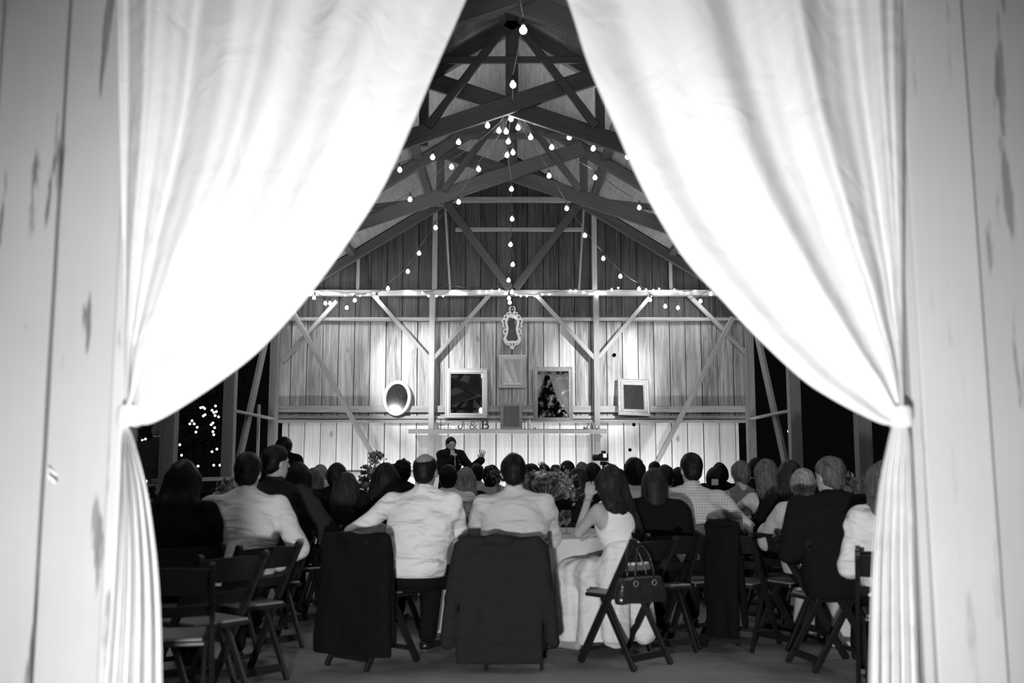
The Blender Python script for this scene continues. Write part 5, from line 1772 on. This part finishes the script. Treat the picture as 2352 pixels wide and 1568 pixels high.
# ---------------------------------------------------------------- flowers
def blossom_mesh(seed, mat, layers=4):
    rnd = random.Random(seed)
    bm = bmesh.new()
    bmesh.ops.create_icosphere(bm, subdivisions=1, radius=.35, matrix=Matrix.Translation((0, 0, .05)))
    for l in range(layers):
        n = 5 + l * 2
        tilt = .25 + .32 * l
        for k in range(n):
            a = 2 * PI * k / n + l * .5 + rnd.uniform(-.2, .2)
            R_ = Matrix.Rotation(a, 4, 'Z') @ Matrix.Rotation(tilt + rnd.uniform(-.12, .12), 4, 'Y')
            w, h = .34 + .05 * l, .75 + .08 * l
            P_ = [(.10, 0, 0), (.22, -w * .8, h * .45), (.30, 0, h * .4), (.22, w * .8, h * .45), (.16, -w * .5, h * .85), (.2, 0, h), (.16, w * .5, h * .85)]
            v = [bm.verts.new(R_ @ Vector(p)) for p in P_]
            for fc in ((0, 1, 2), (0, 2, 3), (1, 4, 5, 2), (2, 5, 6, 3)): bm.faces.new([v[i] for i in fc])
    me = bpy.data.meshes.new('blossom'); bm.to_mesh(me); bm.free(); me.materials.append(mat); me.shade_smooth(); return me


M['petal_l'] = plain('pale_petals', .55, .7); M['petal_m'] = plain('mid_petals', .26, .7); M['leaf'] = plain('dark_leaves', .06, .5); M['leaf_l'] = plain('pale_leaves', .16, .5)
M['vase'] = plain('grey_vase', .15, .3)
BLS = [blossom_mesh(1, M['petal_l']), blossom_mesh(2, M['petal_m']), blossom_mesh(3, M['petal_l'], 3), blossom_mesh(5, M['petal_m'], 5)]


def bouquet(x, y, z0, cz, rx, rz, label, n=14, seed=0, light=.5, vase_h=.16, size=.045, path=None):
    rnd = random.Random(seed)
    r = empty('flower_arrangement', (x, y, z0)); tag(r, label, 'flowers')
    bm = bmesh.new(); bm_lathe(bm, [(0, 0), (.045, 0), (.06, vase_h * .5), (.045, vase_h), (.04, vase_h), (.05, vase_h * .5), (0, .01)], 16); bm_obj('vase', bm, M['vase'], r, True)
    pts = []
    for k in range(n):
        if path:
            i = rnd.random() * (len(path) - 1); a_, b_ = path[int(i)], path[int(i) + 1]
            c = Vector(a_).lerp(Vector(b_), i % 1) + Vector((rnd.uniform(-1, 1) * rx, rnd.uniform(-1, 1) * rx, rnd.uniform(-1, 1) * rz))
        else:
            a, b_ = rnd.uniform(0, 6.28), math.acos(rnd.uniform(-.25, 1))
            c = Vector((rx * math.sin(b_) * math.cos(a), rx * math.sin(b_) * math.sin(a), cz + rz * math.cos(b_)))
        pts.append(c)
        cen = Vector((0, 0, cz - rz * .6)) if not path else Vector((0, 0, c.z - .1))
        d = (c - cen).normalized() if (c - cen).length > 1e-3 else Vector((0, 0, 1))
        o = put_mesh('blossom', BLS[0 if rnd.random() < light else 1] if rnd.random() < .6 else BLS[2 if rnd.random() < light else 3], c, r, d.to_track_quat('Z', 'Y').to_euler(), size * rnd.uniform(.6, 1.15))
    bm = bmesh.new()
    for c in pts: bm_tube(bm, [(0, 0, vase_h * .8), (c.x * .4, c.y * .4, (c.z + vase_h) * .5), tuple(c)], .003, 4)
    for k in range(n * 5):
        c = rnd.choice(pts) + Vector((rnd.gauss(0, .035), rnd.gauss(0, .035), rnd.gauss(-.01, .035)))
        d = (Vector((c.x, c.y, c.z - (cz - rz) + .1)) + Vector((rnd.gauss(0, .1), rnd.gauss(0, .1), rnd.gauss(0, .1)))).normalized()
        s_ = d.cross(Vector((rnd.uniform(-1, 1), rnd.uniform(-1, 1), rnd.uniform(-1, 1)))).normalized()
        L_ = rnd.uniform(.025, .055)
        v = [bm.verts.new(p) for p in (c, c + d * L_ * .5 + s_ * .011, c + d * L_, c + d * L_ * .5 - s_ * .011)]
        bm.faces.new(v)
    fo = bm_obj('foliage', bm, M['leaf_l'] if seed % 2 else M['leaf'], r); fo['kind'] = 'stuff'
    return r


bouquet(W(1252, 1100, 8.0).x, 7.98, .745, .32, .22, .15, 'large loose flower arrangement on the centre round table', 52, 1, .6, .20, .038)
bouquet(W(515, 1100, 7.6).x, 7.6, .745, .27, .10, .08, 'small flowers between the black haired woman and pale shirt', 12, 3, .6, .16, .035)
bouquet(W(352, 1100, 7.8).x, 7.8, .745, .22, .10, .09, 'pale roses showing beside the left curtain', 10, 5, .9, .13, .05)
bouquet(W(1965, 1100, 7.3).x, 7.3, .745, .30, .15, .15, 'pale flower arrangement behind the black suit on the right', 22, 7, .85, .18, .045)
bouquet(W(838, 1100, 10.2).x, 10.2, .745, .42, .045, .03, 'tall tower of flowers and leaves beside the black haired woman', 30, 8, .35, .2, .05,
        path=[(-.02, 0, .18), (-.02, 0, .32), (.03, 0, .45), (.08, 0, .56), (.12, 0, .64)])
bouquet(W(1145, 1100, 10.4).x, 10.4, .745, .38, .07, .08, 'small blossoms beside the woman with dark bob', 8, 9, .5, .2, .04)
bouquet(TAB[4][0], TAB[4][1], .745, .25, .12, .10, 'low flowers on the table behind the plaid shirt', 10, 11, .5, .15, .045)
bouquet(-2.2, 15.3, .748, .2, .10, .08, 'flowers on the left end of the head table', 8, 12, .7, .14, .04)
bouquet(2.0, 15.3, .748, .2, .10, .08, 'flowers on the right end of the head table', 8, 13, .7, .14, .04)

# ---------------------------------------------------------------- speaker details
spk = PEOPLE['speaker'][0]
zt = 1.735
H0 = Vector((0, 0, 0))
f = Field((-.11, .0, 1.05), (.11, .24, 1.52), .006)
f.ell((0, .06, 1.27), (.075, .075, .17), .01)
f.cap((0, .035, 1.42), (0, .05, 1.475), .062, .060, .02)
f.mesh('dress_shirt', M['white_shirt'], spk)
bm = bmesh.new()
bm_bar(bm, (0, .137, 1.38), (0, .15, 1.10), .05, .008, .002); bm_box(bm, (0, .125, 1.405), (.035, .025, .035), None, .006)
bm_obj('necktie', bm, M['tie'], spk)
bm = bmesh.new(); bm_box(bm, (-.105, .135, 1.29), (.05, .006, .018), Matrix.Rotation(.3, 3, 'Y')); bm_obj('pocket_square', bm, M['white_shirt'], spk)
put_mesh('boutonniere', BLS[1], (-.095, .13, 1.35), spk, (-1.4, 0, 0), .02)
bpy.context.view_layer.update()
mw = spk.matrix_basis
mi = empty('microphone', mw @ Vector((.03, .24, 1.40))); mi.rotation_euler = (0, 0, spk.rotation_euler.z)
tag(mi, 'handheld microphone held to the mouth of the speaker', 'microphone')
bm = bmesh.new(); bm_tube(bm, [(0, .03, -.14), (0, -.01, .02)], [.011, .016], 10); bm_obj('mic_body', bm, M['frame_silver'], mi, True)
bm = bmesh.new(); bmesh.ops.create_uvsphere(bm, u_segments=12, v_segments=8, radius=.024, matrix=Matrix.Translation((0, -.02, .04))); bm_obj('mic_head', bm, M['iron'], mi, True)

# video camera on a tripod
p = W(1386, 1046, 13.2)
vc = empty('video_camera', (p.x, 13.2, 0)); tag(vc, 'video camera on a tripod aimed at the speaker', 'camera')
for a in (.4, 2.5, 4.6):
    bm = bmesh.new(); bm_tube(bm, [(.42 * math.cos(a), .42 * math.sin(a), 0), (0, 0, p.z - .20)], .012, 8); bm_obj('tripod_leg', bm, M['iron'], vc)
bm = bmesh.new(); bm_tube(bm, [(0, 0, p.z - .35), (0, 0, p.z - .12)], .018, 10); bm_box(bm, (0, 0, p.z - .10), (.09, .08, .05), None, .008)
bm_obj('tripod_head', bm, M['iron'], vc)
bm = bmesh.new(); bm_box(bm, (.0, 0, p.z - .02), (.12, .10, .10), None, .012); bm_box(bm, (.0, .0, p.z + .045), (.06, .07, .04), None, .008); bm_obj('camera_body', bm, M['iron'], vc)
bm = bmesh.new(); bm_tube(bm, [(-.05, 0, p.z - .025), (-.13, .03, p.z - .025)], [.04, .045], 14); bm_obj('lens', bm, M['iron'], vc, True)
bm = bmesh.new(); bm_box(bm, (.015, -.053, p.z - .0), (.045, .004, .05), None, .001); bm_obj('screen', bm, emis('lit_camera_screen', 1.2), vc)
bm = bmesh.new(); bm_tube(bm, [(.04, -.02, p.z - .10), (.14, -.08, p.z - .13), (.26, -.16, p.z - .24)], .012, 8); bm_obj('pan_handle', bm, M['iron'], vc)

# ---------------------------------------------------------------- outside: bar, tree with lights, far lamp
b = empty('bar_counter', (W(345, 1100, 12.7).x - .3, 12.55, 0)); tag(b, 'dark bar counter in front of the waiter beyond the left post', 'counter')
bm = bmesh.new(); bm_box(bm, (0, 0, .5), (1.3, .45, 1.0), None, .01); bm_obj('cabinet', bm, M['black_wood'], b)
bm = bmesh.new(); bm_box(bm, (0, 0, 1.02), (1.4, .55, .03), None, .005); bm_obj('countertop', bm, M['post'], b)
votive('candle', (W(337, 1100, 12.5).x, 12.5, 1.037), 'small lit candle on the dark bar counter')
lamp('bar_lantern', 'POINT', (-5.6, 12.2, 1.9), 12, size=.05)
M['bark'] = plain('dark_bark', .05, .9, noise=.4, nscale=12, bump=.6, bscale=20)
tr = empty('tree', (-8.3, 24.0, 0)); tag(tr, 'dark tree outside the left side hung with tiny lights', 'tree')
rnd = random.Random(2)
bm = bmesh.new(); bm_tube(bm, [(0, 0, -.1), (.1, 0, 1.2), (.0, .1, 2.4), (.15, 0, 4.5)], [.22, .17, .14, .06], 12)
for k in range(12):
    z = 1.2 + .28 * k; a = rnd.uniform(0, 6.28); L_ = rnd.uniform(.8, 1.6)
    bm_tube(bm, [(.05, 0, z), (L_ * .5 * math.cos(a), L_ * .5 * math.sin(a), z + .3), (L_ * math.cos(a), L_ * math.sin(a), z + rnd.uniform(-.2, .9))], [.06, .04, .012], 6)
bm_obj('trunk', bm, M['bark'], tr, True)
bm = bmesh.new()
for k in range(2600):
    a = rnd.uniform(0, 6.28); rr = 1.9 * rnd.random() ** .5; z = 1.6 + 3.6 * rnd.random()
    c = Vector((rr * math.cos(a), rr * math.sin(a), z)); d = Vector((rnd.gauss(0, 1), rnd.gauss(0, 1), rnd.gauss(0, 1))).normalized(); e = d.orthogonal().normalized()
    v = [bm.verts.new(q) for q in (c, c + d * .06 + e * .03, c + d * .13, c + d * .06 - e * .03)]; bm.faces.new(v)
fo = bm_obj('foliage', bm, M['leaf'], tr); fo['kind'] = 'stuff'
ts = empty('tree_lights', (-8.3, 22.0, 0)); tag(ts, 'cluster of tiny lights strung in the tree outside on the left', 'string lights')
spots = [(466, 935), (470, 938), (461, 936), (495, 932), (487, 942), (491, 947), (497, 945), (494, 954), (502, 957), (471, 952), (467, 955), (436, 973), (441, 966), (446, 973), (453, 981), (450, 992), (489, 971), (485, 975), (493, 982), (489, 991), (491, 998), (327, 1011), (334, 1008), (413, 1021), (417, 1045), (498, 1031), (487, 1037), (455, 1070), (518, 1066), (505, 1068), (491, 1068)]
bm = bmesh.new(); bmesh.ops.create_icosphere(bm, subdivisions=1, radius=.028); ST = bpy.data.meshes.new('tiny_light'); bm.to_mesh(ST); bm.free(); ST.materials.append(M['star'])
rel = []
for u, v in spots:
    q = W(u, v, 21.6 + rnd.uniform(0, .6)) - ts.location; rel.append(q); put_mesh('bulb', ST, q, ts)
bm = bmesh.new(); bm_tube(bm, rel[:21], .004, 4); bm_obj('wire', bm, M['wire'], ts)
p = W(1812, 990, 22); r = empty('garden_lamp', (p.x, 22, 0)); tag(r, 'tiny garden lamp shining beyond the right posts', 'lamp')
bm = bmesh.new(); bm_tube(bm, [(0, 0, -.1), (0, 0, p.z - .03)], .02, 8); bm_obj('lamp_post', bm, M['iron'], r)
put_mesh('bulb', ST, (0, 0, p.z), r, sc=1.3)

# pale square tag on the round cap
tg = PEOPLE['tag'][0]
q = W(1642, 1107, 9.6 - .15) - tg.location
bm = bmesh.new(); bm_box(bm, (q.x, q.y, q.z), (.062, .012, .056), Matrix.Rotation(.1, 3, 'X'), .002)
bm_obj('tag', bm, M['white_shirt'], tg)
